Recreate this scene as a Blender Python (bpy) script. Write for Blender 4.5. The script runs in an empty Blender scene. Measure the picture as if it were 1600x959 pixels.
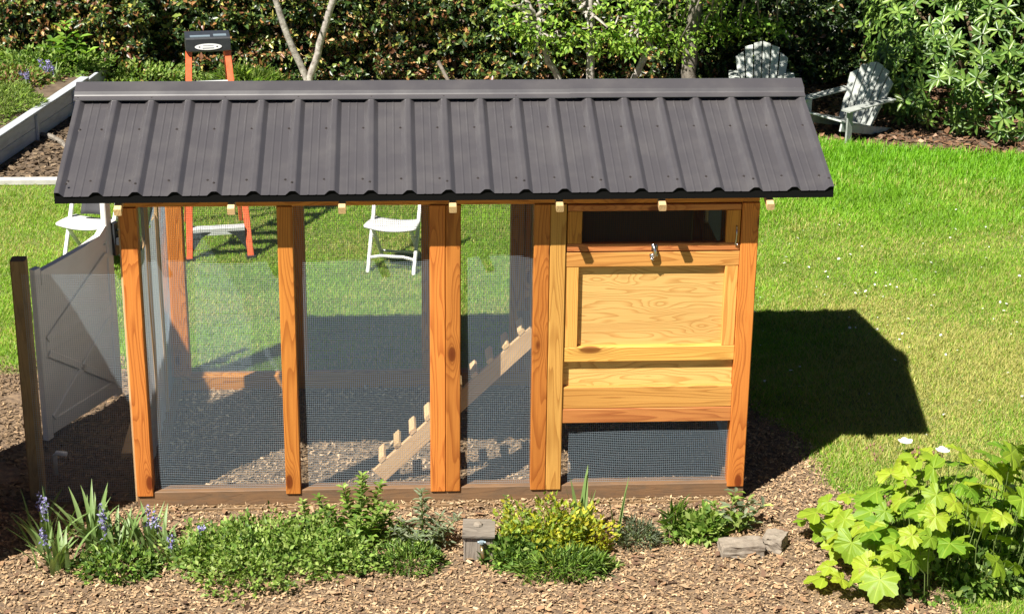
import bpy, math, random
import numpy as np
from mathutils import Vector, Matrix
R = math.radians
random.seed(7); rng = np.random.default_rng(7)
scn = bpy.context.scene
COL = scn.collection

# ------------------------------------------------------------------ camera, sky, sun, exposure
cd = bpy.data.cameras.new('camera'); cam = bpy.data.objects.new('camera', cd); COL.objects.link(cam)
_r = Vector((0.99819672, -0.05905725, 0.01074952)); _u = Vector((0.01157139, 0.36502748, 0.93092483)); _f = Vector((0.05890174, 0.92912173, -0.3650526))
M = Matrix((( _r.x, _u.x, -_f.x), (_r.y, _u.y, -_f.y), (_r.z, _u.z, -_f.z))).to_4x4()
M.translation = Vector((-0.27915907, -11.42481258, 5.86781659))
cam.matrix_world = M
cd.sensor_fit = 'HORIZONTAL'; cd.sensor_width = 36; cd.lens = 3061.788 / 1600 * 36; cd.clip_end = 500
scn.camera = cam
SUN_AZ = R(42.9); SUN_EL = math.atan(1.378)
world = bpy.data.worlds.new('World'); scn.world = world; world.use_nodes = True
wn = world.node_tree; bg = wn.nodes['Background']
sky = wn.nodes.new('ShaderNodeTexSky'); sky.sky_type = 'NISHITA'; sky.sun_disc = False
sky.sun_elevation = SUN_EL; sky.sun_rotation = R(180) + SUN_AZ
wn.links.new(sky.outputs[0], bg.inputs[0]); bg.inputs[1].default_value = 0.05
sky.air_density = 0.27; sky.dust_density = 0.1; sky.altitude = 300
sd = bpy.data.lights.new('sun', 'SUN'); sd.energy = 5.0; sd.angle = R(0.5); sd.color = (1.0, 0.95, 0.86)
sun = bpy.data.objects.new('sun', sd); COL.objects.link(sun)
sdir = Vector((math.sin(SUN_AZ) * math.cos(SUN_EL), math.cos(SUN_AZ) * math.cos(SUN_EL), -math.sin(SUN_EL)))
sun.rotation_euler = sdir.to_track_quat('-Z', 'Y').to_euler(); sun.location = (-6, -6, 9)
scn.view_settings.view_transform = 'Standard'; scn.view_settings.look = 'None'
scn.view_settings.exposure = 1.05; scn.view_settings.gamma = 1
scn.render.engine = 'CYCLES'
scn.cycles.max_bounces = 6; scn.cycles.transparent_max_bounces = 8

# ------------------------------------------------------------------ materials
MATS = {}
class NT:
    def __init__(s, name):
        m = bpy.data.materials.new(name); m.use_nodes = True; s.m = m; s.t = m.node_tree
        s.b = s.t.nodes['Principled BSDF']; s.out = s.t.nodes['Material Output']
    def n(s, typ, **kw):
        nd = s.t.nodes.new(typ)
        for k, v in kw.items():
            if k.startswith('i_'): nd.inputs[k[2:].replace('_', ' ')].default_value = v
            else: setattr(nd, k, v)
        return nd
    def l(s, a, b): s.t.links.new(a, b)
    def math(s, op, a, b=None, c=None):
        nd = s.n('ShaderNodeMath', operation=op)
        for i, v in enumerate((a, b, c)):
            if v is None: continue
            if isinstance(v, (int, float)): nd.inputs[i].default_value = v
            else: s.l(v, nd.inputs[i])
        return nd.outputs[0]
    def vmul(s, a, v):
        nd = s.n('ShaderNodeVectorMath', operation='MULTIPLY'); s.l(a, nd.inputs[0]); nd.inputs[1].default_value = v; return nd.outputs[0]
    def ramp(s, fac, stops):
        nd = s.n('ShaderNodeValToRGB'); cr = nd.color_ramp
        while len(cr.elements) < len(stops): cr.elements.new(0.5)
        for e, (p, c) in zip(cr.elements, stops): e.position = p; e.color = (*c, 1) if len(c) == 3 else c
        s.l(fac, nd.inputs[0]); return nd.outputs[0]
    def mix(s, fac, a, b, mode='MIX'):
        nd = s.n('ShaderNodeMix', data_type='RGBA', blend_type=mode)
        for i, v in ((0, fac), (6, a), (7, b)):
            if isinstance(v, (int, float)): nd.inputs[i].default_value = v
            elif isinstance(v, tuple): nd.inputs[i].default_value = (*v, 1)
            else: s.l(v, nd.inputs[i])
        return nd.outputs[2]
    def bump(s, h, strength, dist=0.01):
        nd = s.n('ShaderNodeBump'); nd.inputs['Strength'].default_value = strength; nd.inputs['Distance'].default_value = dist
        s.l(h, nd.inputs['Height']); s.l(nd.outputs[0], s.b.inputs['Normal'])
    def noise(s, vec, scale, detail=4, rough=.55):
        nd = s.n('ShaderNodeTexNoise'); nd.inputs['Scale'].default_value = scale; nd.inputs['Detail'].default_value = detail
        nd.inputs['Roughness'].default_value = rough
        if vec is not None: s.l(vec, nd.inputs['Vector'])
        return nd.outputs[0]

def wood(name, light, dark, knot, lines=17., across=8., contrast=.75, rough=.55, knots=.1, wear=0.0, kx=1.5, ky=4.5, gx=.6):
    t = NT(name); tc = t.n('ShaderNodeTexCoord'); oi = t.n('ShaderNodeObjectInfo')
    off = t.n('ShaderNodeVectorMath', operation='MULTIPLY_ADD')
    cmb = t.n('ShaderNodeCombineXYZ')
    for i in range(3): t.l(oi.outputs['Random'], cmb.inputs[i])
    t.l(cmb.outputs[0], off.inputs[0]); off.inputs[1].default_value = (37.3, 11.7, 5.3); t.l(tc.outputs['Object'], off.inputs[2])
    P = off.outputs[0]
    vo = t.n('ShaderNodeTexVoronoi'); vo.inputs['Scale'].default_value = 1; t.l(t.vmul(P, (kx, ky, ky)), vo.inputs['Vector'])
    d = vo.outputs['Distance']
    kb = t.math('POWER', 2.718, t.math('MULTIPLY', t.math('MULTIPLY', d, d), -18.0))
    nz = t.noise(t.vmul(P, (gx, across, across)), 1.0, 1.6, .4)
    sep = t.n('ShaderNodeSeparateXYZ'); t.l(P, sep.inputs[0])
    r = t.math('ADD', t.math('MULTIPLY', nz, lines), t.math('MULTIPLY', sep.outputs[1], 34.0))
    r = t.math('ADD', r, t.math('MULTIPLY', kb, 3.2))
    fr = t.math('FRACT', r)
    ring = t.ramp(fr, [(0, (.1, .1, .1)), (.5, (.12, .12, .12)), (.80, (.75, .75, .75)), (.93, (1, 1, 1)), (1, (.1, .1, .1))])
    fine = t.noise(t.vmul(P, (2.5, 130, 130)), 1.0, 3)
    big = t.noise(t.vmul(P, (.6, 3, 3)), 1.0, 3)
    c = t.mix(t.math('MULTIPLY', ring, contrast), light, dark)
    c = t.mix(t.math('MULTIPLY', t.math('SUBTRACT', fine, .35), .8), c, dark)
    c = t.mix(t.math('MULTIPLY', t.math('SUBTRACT', big, .4), .9), c, dark)
    km = t.ramp(d, [(0, (1, 1, 1)), (knots * .75, (.9, .9, .9)), (knots, (.25, .25, .25)), (knots * 2.3, (0, 0, 0))])
    c = t.mix(km, c, knot)
    val = t.math('MULTIPLY_ADD', oi.outputs['Random'], .34, .82)
    hs = t.n('ShaderNodeHueSaturation'); t.l(val, hs.inputs['Value']); t.l(c, hs.inputs['Color'])
    t.l(t.math('MULTIPLY_ADD', t.math('FRACT', t.math('MULTIPLY', oi.outputs['Random'], 7.31)), .016, .497), hs.inputs['Hue'])
    c = hs.outputs[0]
    if wear:
        w = t.noise(t.vmul(P, (3, 9, 9)), 1.5, 5, .7)
        c = t.mix(t.ramp(w, [(.45, (0, 0, 0)), (.7, (wear, wear, wear))]), c, (.09, .075, .06))
    t.l(c, t.b.inputs['Base Color']); t.b.inputs['Roughness'].default_value = rough
    t.b.inputs['Specular IOR Level'].default_value = .25
    t.bump(t.math('ADD', ring, fine), .25, .003)
    MATS[name] = t.m

def plain(name, col, rough=.5, metal=0., spec=.5, nscale=0, namt=.2, bump=0., col2=None):
    t = NT(name); t.b.inputs['Roughness'].default_value = rough; t.b.inputs['Metallic'].default_value = metal
    t.b.inputs['Specular IOR Level'].default_value = spec
    if nscale:
        tc = t.n('ShaderNodeTexCoord'); nz = t.noise(tc.outputs['Object'], nscale, 6, .65)
        c2 = col2 or tuple(v * .45 for v in col)
        fac = t.ramp(nz, [(.35, (0, 0, 0)), (.7, (namt * 2,) * 3)])
        t.l(t.mix(fac, col, c2), t.b.inputs['Base Color'])
        if bump: t.bump(nz, bump, .01)
    else: t.b.inputs['Base Color'].default_value = (*col, 1)
    MATS[name] = t.m

def leafmat(name, rough=.42, trans=.35, spec=.5, tint=(1.15, 1.25, .55)):
    t = NT(name); a = t.n('ShaderNodeAttribute'); a.attribute_name = 'col'
    t.l(a.outputs['Color'], t.b.inputs['Base Color']); t.b.inputs['Roughness'].default_value = rough
    t.b.inputs['Specular IOR Level'].default_value = spec
    tr = t.n('ShaderNodeBsdfTranslucent'); t.l(t.mix(1.0, a.outputs['Color'], tint, 'MULTIPLY'), tr.inputs[0])
    mx = t.n('ShaderNodeMixShader'); mx.inputs[0].default_value = trans
    t.l(t.b.outputs[0], mx.inputs[1]); t.l(tr.outputs[0], mx.inputs[2]); t.l(mx.outputs[0], t.out.inputs[0])
    MATS[name] = t.m

def bigleaf(name, c1, c2, trans=.35, rough=.45, nsc=30, veins=None, blotch=0.):
    t = NT(name); tc = t.n('ShaderNodeTexCoord'); oi = t.n('ShaderNodeObjectInfo')
    nz = t.noise(tc.outputs['Object'], nsc, 4)
    c = t.mix(oi.outputs['Random'], c1, c2); c = t.mix(t.math('MULTIPLY', nz, .3), c, tuple(v * .5 for v in c1))
    h = nz
    if veins:                       # ribs radiating from the stalk, paler than the blade
        sep = t.n('ShaderNodeSeparateXYZ'); t.l(tc.outputs['Object'], sep.inputs[0]); X, Y = sep.outputs[0], sep.outputs[1]; dmin = None
        for a in veins:
            ca, sa = math.cos(R(a)), math.sin(R(a))
            d = t.math('ABSOLUTE', t.math('SUBTRACT', t.math('MULTIPLY', Y, ca), t.math('MULTIPLY', X, sa)))
            al = t.math('ADD', t.math('MULTIPLY', X, ca), t.math('MULTIPLY', Y, sa))
            d = t.math('ADD', d, t.math('MAXIMUM', t.math('MULTIPLY', al, -1.0), 0.0))
            dmin = d if dmin is None else t.math('MINIMUM', dmin, d)
        vm = t.ramp(dmin, [(0, (1, 1, 1)), (.022, (.6, .6, .6)), (.05, (0, 0, 0))])
        c = t.mix(t.math('MULTIPLY', vm, .25), c, tuple(min(1, v * 1.5 + .06) for v in c2)); h = t.math('ADD', nz, t.math('MULTIPLY', vm, -1.0))
    if blotch:
        b = t.noise(tc.outputs['Object'], 3.2, 3); sm = t.math('ADD', b, t.math('MULTIPLY', oi.outputs['Random'], .12))
        c = t.mix(t.ramp(sm, [(.66, (0, 0, 0)), (.78, (blotch,) * 3)]), c, (.30, .20, .06))
    t.l(c, t.b.inputs['Base Color']); t.b.inputs['Roughness'].default_value = rough
    tr = t.n('ShaderNodeBsdfTranslucent'); t.l(t.mix(1.0, c, (1.2, 1.2, .5), 'MULTIPLY'), tr.inputs[0])
    mx = t.n('ShaderNodeMixShader'); mx.inputs[0].default_value = trans
    t.l(t.b.outputs[0], mx.inputs[1]); t.l(tr.outputs[0], mx.inputs[2]); t.l(mx.outputs[0], t.out.inputs[0])
    t.bump(h, .35, .004)
    MATS[name] = t.m

wood('cedar', (.68, .25, .050), (.27, .060, .010), (.15, .03, .006), contrast=.62, knots=.12, kx=2.0)
wood('fir_yellow', (.74, .38, .10), (.34, .115, .02), (.16, .045, .01), contrast=.6, knots=.12)
wood('fir_red', (.64, .25, .075), (.30, .07, .022), (.18, .045, .015), contrast=.62, knots=.12, kx=2.0)
wood('plywood', (.80, .47, .17), (.44, .18, .045), (.16, .05, .015), lines=15, across=9., gx=1.3, contrast=.62, knots=.075, kx=3.2, ky=4.6)
wood('base_brown', (.25, .15, .08), (.16, .09, .048), (.09, .045, .02), contrast=.4, wear=.6)
wood('pale_pine', (.74, .50, .27), (.58, .34, .15), (.35, .18, .08), contrast=.45)
wood('inner_ply', (.45, .28, .13), (.32, .17, .07), (.18, .08, .03), lines=7, across=6, contrast=.4, knots=.05)
wood('grey_wood', (.30, .26, .215), (.14, .115, .095), (.07, .055, .045), contrast=.6, wear=.6, rough=.85)
wood('fence_brown', (.34, .21, .11), (.18, .10, .05), (.06, .035, .02), contrast=.5, wear=.5, rough=.8)
wood('chair_paint', (.47, .49, .46), (.32, .36, .34), (.25, .26, .24), contrast=.25, wear=.35, rough=.7)
wood('board_white', (.52, .56, .60), (.42, .46, .50), (.4, .42, .44), contrast=.2, wear=.3, rough=.7)

def roofmat():
    t = NT('roof_metal'); tc = t.n('ShaderNodeTexCoord')
    st = t.noise(t.vmul(tc.outputs['Object'], (60, 1.2, 1.2)), 1, 4, .6)
    du = t.noise(tc.outputs['Object'], 3.5, 6, .65)
    sp = t.noise(tc.outputs['Object'], 90, 2)
    c = t.mix(t.ramp(st, [(.4, (0, 0, 0)), (.75, (.12, .12, .12))]), (.063, .058, .062), (.078, .073, .076))
    c = t.mix(t.ramp(du, [(.45, (0, 0, 0)), (.75, (.5, .5, .5))]), c, (.098, .090, .088))
    c = t.mix(t.ramp(sp, [(.72, (0, 0, 0)), (.78, (.35, .35, .35))]), c, (.2, .18, .15))
    t.l(c, t.b.inputs['Base Color']); t.b.inputs['Roughness'].default_value = .36; t.b.inputs['Specular IOR Level'].default_value = .6
    t.l(t.math('MULTIPLY_ADD', du, .3, .24), t.b.inputs['Roughness']); t.b.inputs['Specular IOR Level'].default_value = 1.0; t.b.inputs['Coat Weight'].default_value = .5; t.b.inputs['Coat Roughness'].default_value = .45
    t.bump(du, .12, .004); MATS['roof_metal'] = t.m
roofmat()
plain('black_trim', (.005, .005, .005), .9, spec=.1)
plain('galv', (.31, .39, .45), .45, .0, .6)
plain('dark_mesh', (.12, .13, .14), .5)
plain('steel', (.55, .55, .56), .28, 1.0)
plain('screw', (.05, .042, .04), .35, .3)
plain('white_plastic', (.82, .82, .80), .4, nscale=4, namt=.08)
plain('gate_vinyl', (.72, .70, .67), .45, nscale=3, namt=.15, col2=(.45, .42, .39))
plain('orange_fibreglass', (.78, .13, .045), .45, nscale=14, namt=.25, col2=(.85, .25, .12))
plain('aluminium', (.72, .73, .74), .4, .25)
plain('black_plastic', (.025, .028, .032), .42, nscale=30, namt=.2, col2=(.06, .065, .07))
plain('dark_grey', (.05, .05, .055), .7)
plain('label_white', (.85, .85, .85), .4)
plain('label_ink', (.06, .07, .10), .5)
plain('brass', (.45, .36, .20), .35, .9)
plain('tap_blue', (.25, .32, .36), .4, .3)
plain('stone', (.30, .255, .20), .9, nscale=14, namt=.4, bump=.6, col2=(.14, .11, .085))
plain('concrete', (.55, .53, .49), .9, nscale=10, namt=.25, bump=.3)
plain('soil', (.085, .058, .038), .95, nscale=9, namt=.5, bump=1., col2=(.16, .115, .075))
plain('mulch', (.25, .17, .10), .95, nscale=22, namt=.5, bump=1., col2=(.075, .05, .035))
plain('bedding', (.25, .17, .10), .95, nscale=40, namt=.5, bump=.8, col2=(.08, .062, .045))
plain('lawn', (.12, .17, .03), .95, nscale=6, namt=.5, bump=.5, col2=(.20, .19, .07))
plain('bark', (.26, .23, .19), .9, nscale=18, namt=.5, bump=1., col2=(.08, .065, .05))
plain('birch_bark', (.50, .46, .41), .85, nscale=16, namt=.5, bump=.8, col2=(.16, .13, .11))
plain('twig', (.13, .09, .05), .9)
plain('green_stem', (.12, .17, .04), .7)
plain('hedge_core', (.012, .014, .007), 1.0)
def sheetmat():
    t = NT('milky_sheet'); t.b.inputs['Base Color'].default_value = (.62, .66, .70, 1); t.b.inputs['Roughness'].default_value = .35
    tr = t.n('ShaderNodeBsdfTranslucent'); tr.inputs[0].default_value = (.6, .66, .72, 1); mx = t.n('ShaderNodeMixShader'); mx.inputs[0].default_value = .35
    t.l(t.b.outputs[0], mx.inputs[1]); t.l(tr.outputs[0], mx.inputs[2]); t.l(mx.outputs[0], t.out.inputs[0]); MATS['milky_sheet'] = t.m
sheetmat()
plain('pvc', (.8, .8, .8), .4)
plain('petal_white', (.85, .84, .80), .6)
plain('bud', (.30, .17, .10), .7, nscale=60, namt=.4)
leafmat('leaf_gloss', .36, .22, .5)
leafmat('leaf_soft', .5, .38, .35)
leafmat('grass', .5, .35, .3)
leafmat('chips', .9, 0.0, .2)
leafmat('petal', .6, .3, .2, (1, 1, 1))
bigleaf('thimble_leaf', (.14, .29, .018), (.38, .48, .03), .32, .5, veins=(-125, -62, 0, 62, 125), blotch=.6)
bigleaf('rhodo_leaf', (.07, .15, .022), (.19, .31, .05), .25, .48, 12)
bigleaf('iris_leaf', (.17, .28, .075), (.24, .34, .12), .25, .5)

# ------------------------------------------------------------------ object helpers
WMODE = set()          # things (and their parts) whose parts are given in world coordinates
def link(o, parent=None):
    COL.objects.link(o)
    if parent is not None:
        o.parent = parent
        if parent.name in WMODE:
            o.matrix_parent_inverse = parent.matrix_basis.inverted(); WMODE.add(o.name)
    return o
def tag(o, label=None, cat=None, group=None, kind=None):
    if label: o['label'] = label
    if cat: o['category'] = cat
    if group: o['group'] = group
    if kind: o['kind'] = kind
    return o
def thing(name, label, cat, loc=(0, 0, 0), rz=0, group=None, world=False):
    o = bpy.data.objects.new(name, None); COL.objects.link(o); o.location = loc; o.rotation_euler = (0, 0, rz); o.empty_display_size = .2
    if world: WMODE.add(o.name)
    return tag(o, label, cat, group)

class MB:
    """collects geometry for ONE mesh object"""
    def __init__(s): s.v = []; s.f = []; s.c = []
    def add(s, v, f):
        b = len(s.v); s.v += [tuple(p) for p in v]; s.f += [tuple(i + b for i in q) for q in f]; return s
    def box(s, lo, hi, mat=None):
        x0, y0, z0 = lo; x1, y1, z1 = hi
        v = [Vector(p) for p in ((x0,y0,z0),(x1,y0,z0),(x1,y1,z0),(x0,y1,z0),(x0,y0,z1),(x1,y0,z1),(x1,y1,z1),(x0,y1,z1))]
        if mat is not None: v = [mat @ p for p in v]
        return s.add(v, [(0,3,2,1),(4,5,6,7),(0,1,5,4),(1,2,6,5),(2,3,7,6),(3,0,4,7)])
    def bar(s, a, b, w, h, up=(0, 0, 1), ch=.0):
        """bar of section w (sideways) x h (along up) from a to b, chamfered"""
        a = Vector(a); b = Vector(b); d = (b - a).normalized(); up = Vector(up)
        side = d.cross(up).normalized(); up2 = side.cross(d).normalized()
        w /= 2; h /= 2; c = min(ch, w * .8, h * .8)
        sec = [(-w, -h), (w, -h), (w, h), (-w, h)] if c <= 0 else [(-w + c, -h), (w - c, -h), (w, -h + c), (w, h - c), (w - c, h), (-w + c, h), (-w, h - c), (-w, -h + c)]
        n = len(sec); v = [p + side * x + up2 * y for p in (a, b) for x, y in sec]
        return s.add(v, [tuple(range(n))[::-1], tuple(range(n, 2 * n))] + [(i, (i + 1) % n, (i + 1) % n + n, i + n) for i in range(n)][::1])
    def tube(s, pts, rad, n=6, cap=True):
        pts = [Vector(p) for p in pts]; rad = rad if hasattr(rad, '__len__') else [rad] * len(pts)
        b = []; ref = Vector((.3, .2, .93))
        for i, p in enumerate(pts):
            d = (pts[min(i + 1, len(pts) - 1)] - pts[max(i - 1, 0)]).normalized()
            if abs(d.dot(ref)) > .95: ref = Vector((1, .1, 0))
            sx = d.cross(ref).normalized(); sy = d.cross(sx)
            b += [p + (sx * math.cos(2 * math.pi * k / n) + sy * math.sin(2 * math.pi * k / n)) * rad[i] for k in range(n)]
        f = [(i * n + k, i * n + (k + 1) % n, (i + 1) * n + (k + 1) % n, (i + 1) * n + k) for i in range(len(pts) - 1) for k in range(n)]
        if cap: f += [tuple(range(n))[::-1], tuple(range((len(pts) - 1) * n, len(pts) * n))]
        return s.add(b, f)
    def extrude(s, poly, y0, y1, axis='y'):
        """poly of (a,b) extruded along axis"""
        n = len(poly); mk = {'y': lambda a, b, t: (a, t, b), 'x': lambda a, b, t: (t, a, b), 'z': lambda a, b, t: (a, b, t)}[axis]
        v = [mk(a, b, y0) for a, b in poly] + [mk(a, b, y1) for a, b in poly]
        return s.add(v, [tuple(range(n)), tuple(range(2 * n - 1, n - 1, -1))] + [(i, i + n, (i + 1) % n + n, (i + 1) % n) for i in range(n)])
    def build(s, name, mat, parent=None, smooth=False, loc=None):
        me = bpy.data.meshes.new(name); me.from_pydata(s.v, [], s.f)
        import bmesh
        bm = bmesh.new(); bm.from_mesh(me); bmesh.ops.recalc_face_normals(bm, faces=bm.faces); bm.to_mesh(me); bm.free()
        me.materials.append(MATS[mat])
        if smooth: me.polygons.foreach_set('use_smooth', [True] * len(me.polygons))
        o = bpy.data.objects.new(name, me)
        if loc is not None: o.location = loc
        return link(o, parent)

def np_obj(name, v, f, mat, parent=None, col=None, smooth=False):
    v = np.asarray(v, np.float32).reshape(-1, 3); f = np.asarray(f, np.int32); k = f.shape[1]
    me = bpy.data.meshes.new(name)
    me.vertices.add(len(v)); me.vertices.foreach_set('co', v.ravel())
    me.loops.add(f.size); me.loops.foreach_set('vertex_index', f.ravel())
    me.polygons.add(len(f)); me.polygons.foreach_set('loop_start', np.arange(0, f.size, k, dtype=np.int32))
    if smooth: me.polygons.foreach_set('use_smooth', np.ones(len(f), bool))
    me.update(calc_edges=True)
    if col is not None:
        a = me.attributes.new('col', 'FLOAT_COLOR', 'POINT'); c = np.ones((len(v), 4), np.float32); c[:, :3] = col; a.data.foreach_set('color', c.ravel())
    me.materials.append(MATS[mat]); o = bpy.data.objects.new(name, me)
    return link(o, parent)

def unit(a): return a / (np.linalg.norm(a, axis=-1, keepdims=True) + 1e-9)
# leaf templates: (along length, across, lift) and triangles
T_LEAF = (np.array([(0,0,0),(.42,-.5,.10),(.42,.5,.10),(1,0,-.08)], float), np.array([(0,1,3),(0,3,2)]))
T_OVAL = (np.array([(0,0,0),(.28,-.42,.07),(.28,.42,.07),(.66,-.42,.07),(.66,.42,.07),(1,0,-.10),(.5,0,-.02)], float), np.array([(0,1,6),(1,3,6),(3,5,6),(5,4,6),(4,2,6),(2,0,6)]))
def scatter(pos, d, nrm, L, Wd, col, T=T_LEAF, jit=.0):
    """arrays of leaves -> verts, faces, vertex colours"""
    pos = np.asarray(pos, float); n = len(pos); d = unit(d); side = unit(np.cross(nrm, d)); nn = np.cross(d, side)
    L = np.broadcast_to(L, n); Wd = np.broadcast_to(Wd, n)
    tv, tf = T; V = pos[:, None] + d[:, None] * (tv[None, :, 0:1] * L[:, None, None]) + side[:, None] * (tv[None, :, 1:2] * Wd[:, None, None]) + nn[:, None] * (tv[None, :, 2:3] * L[:, None, None])
    F = (tf[None] + (np.arange(n) * len(tv))[:, None, None]).reshape(-1, 3)
    C = np.repeat(np.asarray(col, float), len(tv), axis=0)
    return V.reshape(-1, 3), F, C
def palette(n, cols, w, var=.25):
    c = np.array(cols)[rng.choice(len(cols), n, p=np.array(w) / sum(w))]
    return np.clip(c * (1 + rng.normal(0, var, (n, 1))), .003, .9)
def rdir(n): return unit(rng.normal(0, 1, (n, 3)))
def merge(parts):
    v = []; f = []; c = []; b = 0
    for V, F, C in parts: v.append(V); f.append(F + b); c.append(C); b += len(V)
    return np.concatenate(v), np.concatenate(f), np.concatenate(c)
def lfn(x, y, s=1.0, ph=0.):
    return (np.sin(x * 1.7 * s + 1.3 + ph) + np.sin(y * 2.1 * s + .4 - ph) + np.sin((x + y) * 1.3 * s + 2 + ph) + np.sin((x * .7 - y * 1.9) * s * 1.6 + ph * 2)) / 4

def plank(name, lo, hi, mat, parent, ch=.004, label=None):
    """board given by its box; local X runs along its length so that the grain follows"""
    lo = Vector(lo); hi = Vector(hi); c = (lo + hi) / 2; s = hi - lo
    ax = max(range(3), key=lambda i: s[i]); b, d = [i for i in range(3) if i != ax]
    if s[b] < s[d]: b, d = d, b
    ex = [Vector((1,0,0)), Vector((0,1,0)), Vector((0,0,1))]
    X = ex[ax]; Y = ex[b]; Z = X.cross(Y)
    m = MB().bar((-s[ax] / 2, 0, 0), (s[ax] / 2, 0, 0), s[b], s[d], ch=ch)
    o = m.build(name, mat)
    COL.objects.unlink(o)
    o.matrix_world = Matrix.Translation(c) @ Matrix((X, Y, Z)).transposed().to_4x4()
    mw = o.matrix_world.copy(); link(o, parent)
    if parent is not None: o.matrix_basis = mw
    if label: o['label'] = label
    return o
def beam(name, a, b, w, h, mat, parent, up=(0, 0, 1), ch=.004):
    """board between two points, local X along it"""
    a = Vector(a); b = Vector(b); X = (b - a).normalized(); Y = X.cross(Vector(up)).normalized() * -1; Z = X.cross(Y)
    L = (b - a).length
    o = MB().bar((-L / 2, 0, 0), (L / 2, 0, 0), w, h, ch=ch).build(name, mat); COL.objects.unlink(o)
    mw = Matrix.Translation((a + b) / 2) @ Matrix((X, Y, Z)).transposed().to_4x4()
    link(o, parent); o.matrix_basis = mw
    return o
# ------------------------------------------------------------------ the setting: ground sheets
def sheet(name, poly, z, mat, kind='structure', label=None):
    m = MB(); m.add([(x, y, z) for x, y in poly], [tuple(range(len(poly)))])
    return tag(m.build(name, mat), kind=kind, label=label, cat=None)
def lawn_right(y): return np.interp(y, [-1.9, -.82, -.21, .17, .86, 1.4, 1.95, 2.02], [3.05, 2.96, 2.77, 2.6, 2.58, 2.3, 2.06, 2.03])
sheet('lawn', [(-60, -60), (60, -60), (60, 60), (-60, 60)], -.004, 'lawn')
ys = [-3, -1.9, -.82, -.21, .17, .86, 1.4, 1.95]
sheet('mulch_bed', [(-7, -3)] + [(float(lawn_right(y)), y) for y in ys] + [(2.0, 2.02), (-1.95, 2.02), (-2.2, 2.25), (-7, 2.25)], .004, 'mulch')
sheet('soil_bed', [(-8, 6.95), (-2.2, 6.95), (-2.2, 11), (-3.6, 10.9), (-3.62, 9.9), (-4.02, 8.18), (-4.3, 7.1), (-8, 7.1)], .006, 'soil')
sheet('border_soil', [(-2.2, 10.2), (1, 9.6), (3.2, 8.7), (4.1, 8.12), (4.8, 7.86), (5.9, 7.65), (9, 7.4), (12, 7.4), (12, 14), (-2.2, 14)], .004, 'soil')
# raised ground behind the retaining boards on the left
sheet('raised_bed_ground', [(-8, 7.12), (-4.32, 7.12), (-4.06, 8.2), (-3.70, 9.72), (-3.4, 11.0), (-3.4, 14), (-8, 14)], .27, 'soil')

# ------------------------------------------------------------------ grass
def make_grass():
    n = 2300000
    # sample more densely near the viewer's side of the lawn
    y = rng.uniform(-1.9, 10.6, n); x = rng.uniform(-5.5, 8.5, n)
    k = np.where(y < 2.04, (x > lawn_right(y) + rng.normal(0, .06, n)), (x > -5.5))
    k &= ~((y < 2.3) & (x < -2.0)) & ~((y < 2.6) & (x < -2.1) & (rng.random(n) < .6))
    far = np.interp(x, [-6, -2.2, -2.19, 1, 3.2, 4.1, 4.8, 5.9, 9], [6.93, 6.93, 10.2, 9.6, 8.7, 8.10, 7.84, 7.63, 7.4])
    k &= y < far + rng.normal(0, .05, n)
    k &= (rng.random(n) < np.interp(y, [-2, 3, 5, 8], [1.0, 1.0, .62, .42])) & ~((y < 1.98) & (x < 1.9)) & ~((y > 7.2) & (x > -2.2) & (x < 2.6))
    k &= np.abs(x - .4) < 3.0 + (y + 1.9) * .32          # roughly the view cone with margin
    x = x[k]; y = y[k]; n = len(x)
    tall = np.clip((y - 4.8) / 3.0, 0, 1) * (x > 1.5)
    pat = lfn(x, y, 1.6); clump = lfn(x * 6, y * 6, 1.4, 3.)
    H = (.018 + .018 * rng.random(n) + .008 * pat + .006 * clump) * (1 + 1.9 * tall)
    ang = rng.uniform(0, 2 * np.pi, n); lean = rng.uniform(.2, 1.5, n) * (1 - .4 * tall)
    Wd = (.0022 + .0022 * rng.random(n)) * (1 + 1.0 * tall)
    dx = np.cos(ang); dy = np.sin(ang)
    b = np.stack([x, y, np.full(n, -.002)], 1); sd_ = np.stack([-dy, dx, np.zeros(n)], 1) * Wd[:, None]
    tip = b + np.stack([dx * lean * H, dy * lean * H, H], 1)
    V = np.stack([b - sd_, b + sd_, tip], 1).reshape(-1, 3); F = np.arange(3 * n).reshape(-1, 3)
    g1 = np.array([.145, .31, .018]); g2 = np.array([.27, .43, .035]); dry = np.array([.52, .49, .15]); lush = np.array([.18, .44, .016])
    t = rng.random(n)[:, None]; c = g1 * (1 - t) + g2 * t
    c = c * (1 + .22 * lfn(x, y, 3.1, 5.) + .12 * clump)[:, None]; c = c * (1 - tall[:, None] * .75) + lush * tall[:, None] * .75
    fl = np.exp(-((x - 4.0) ** 2 / 1.4 + (y - 2.1) ** 2 / 2.0)) * .8 + np.exp(-((x - 2.9) ** 2 / .3 + (y - 1.0) ** 2 / .5)) * .4
    pd = np.clip(.20 + .30 * lfn(x, y, 2.0, 1.) + .1 * clump + fl - .2 * tall, .03, .8)
    dm = (rng.random(n) < pd)[:, None]; c = np.where(dm, dry * rng.uniform(.6, 1.15, (n, 1)), c * rng.uniform(.8, 1.2, (n, 1)))
    C = np.repeat(c, 3, 0)
    tag(np_obj('grass', V, F, 'grass', col=C), 'short green lawn grass with dry straw patches', 'grass', kind='stuff')
make_grass()
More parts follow.
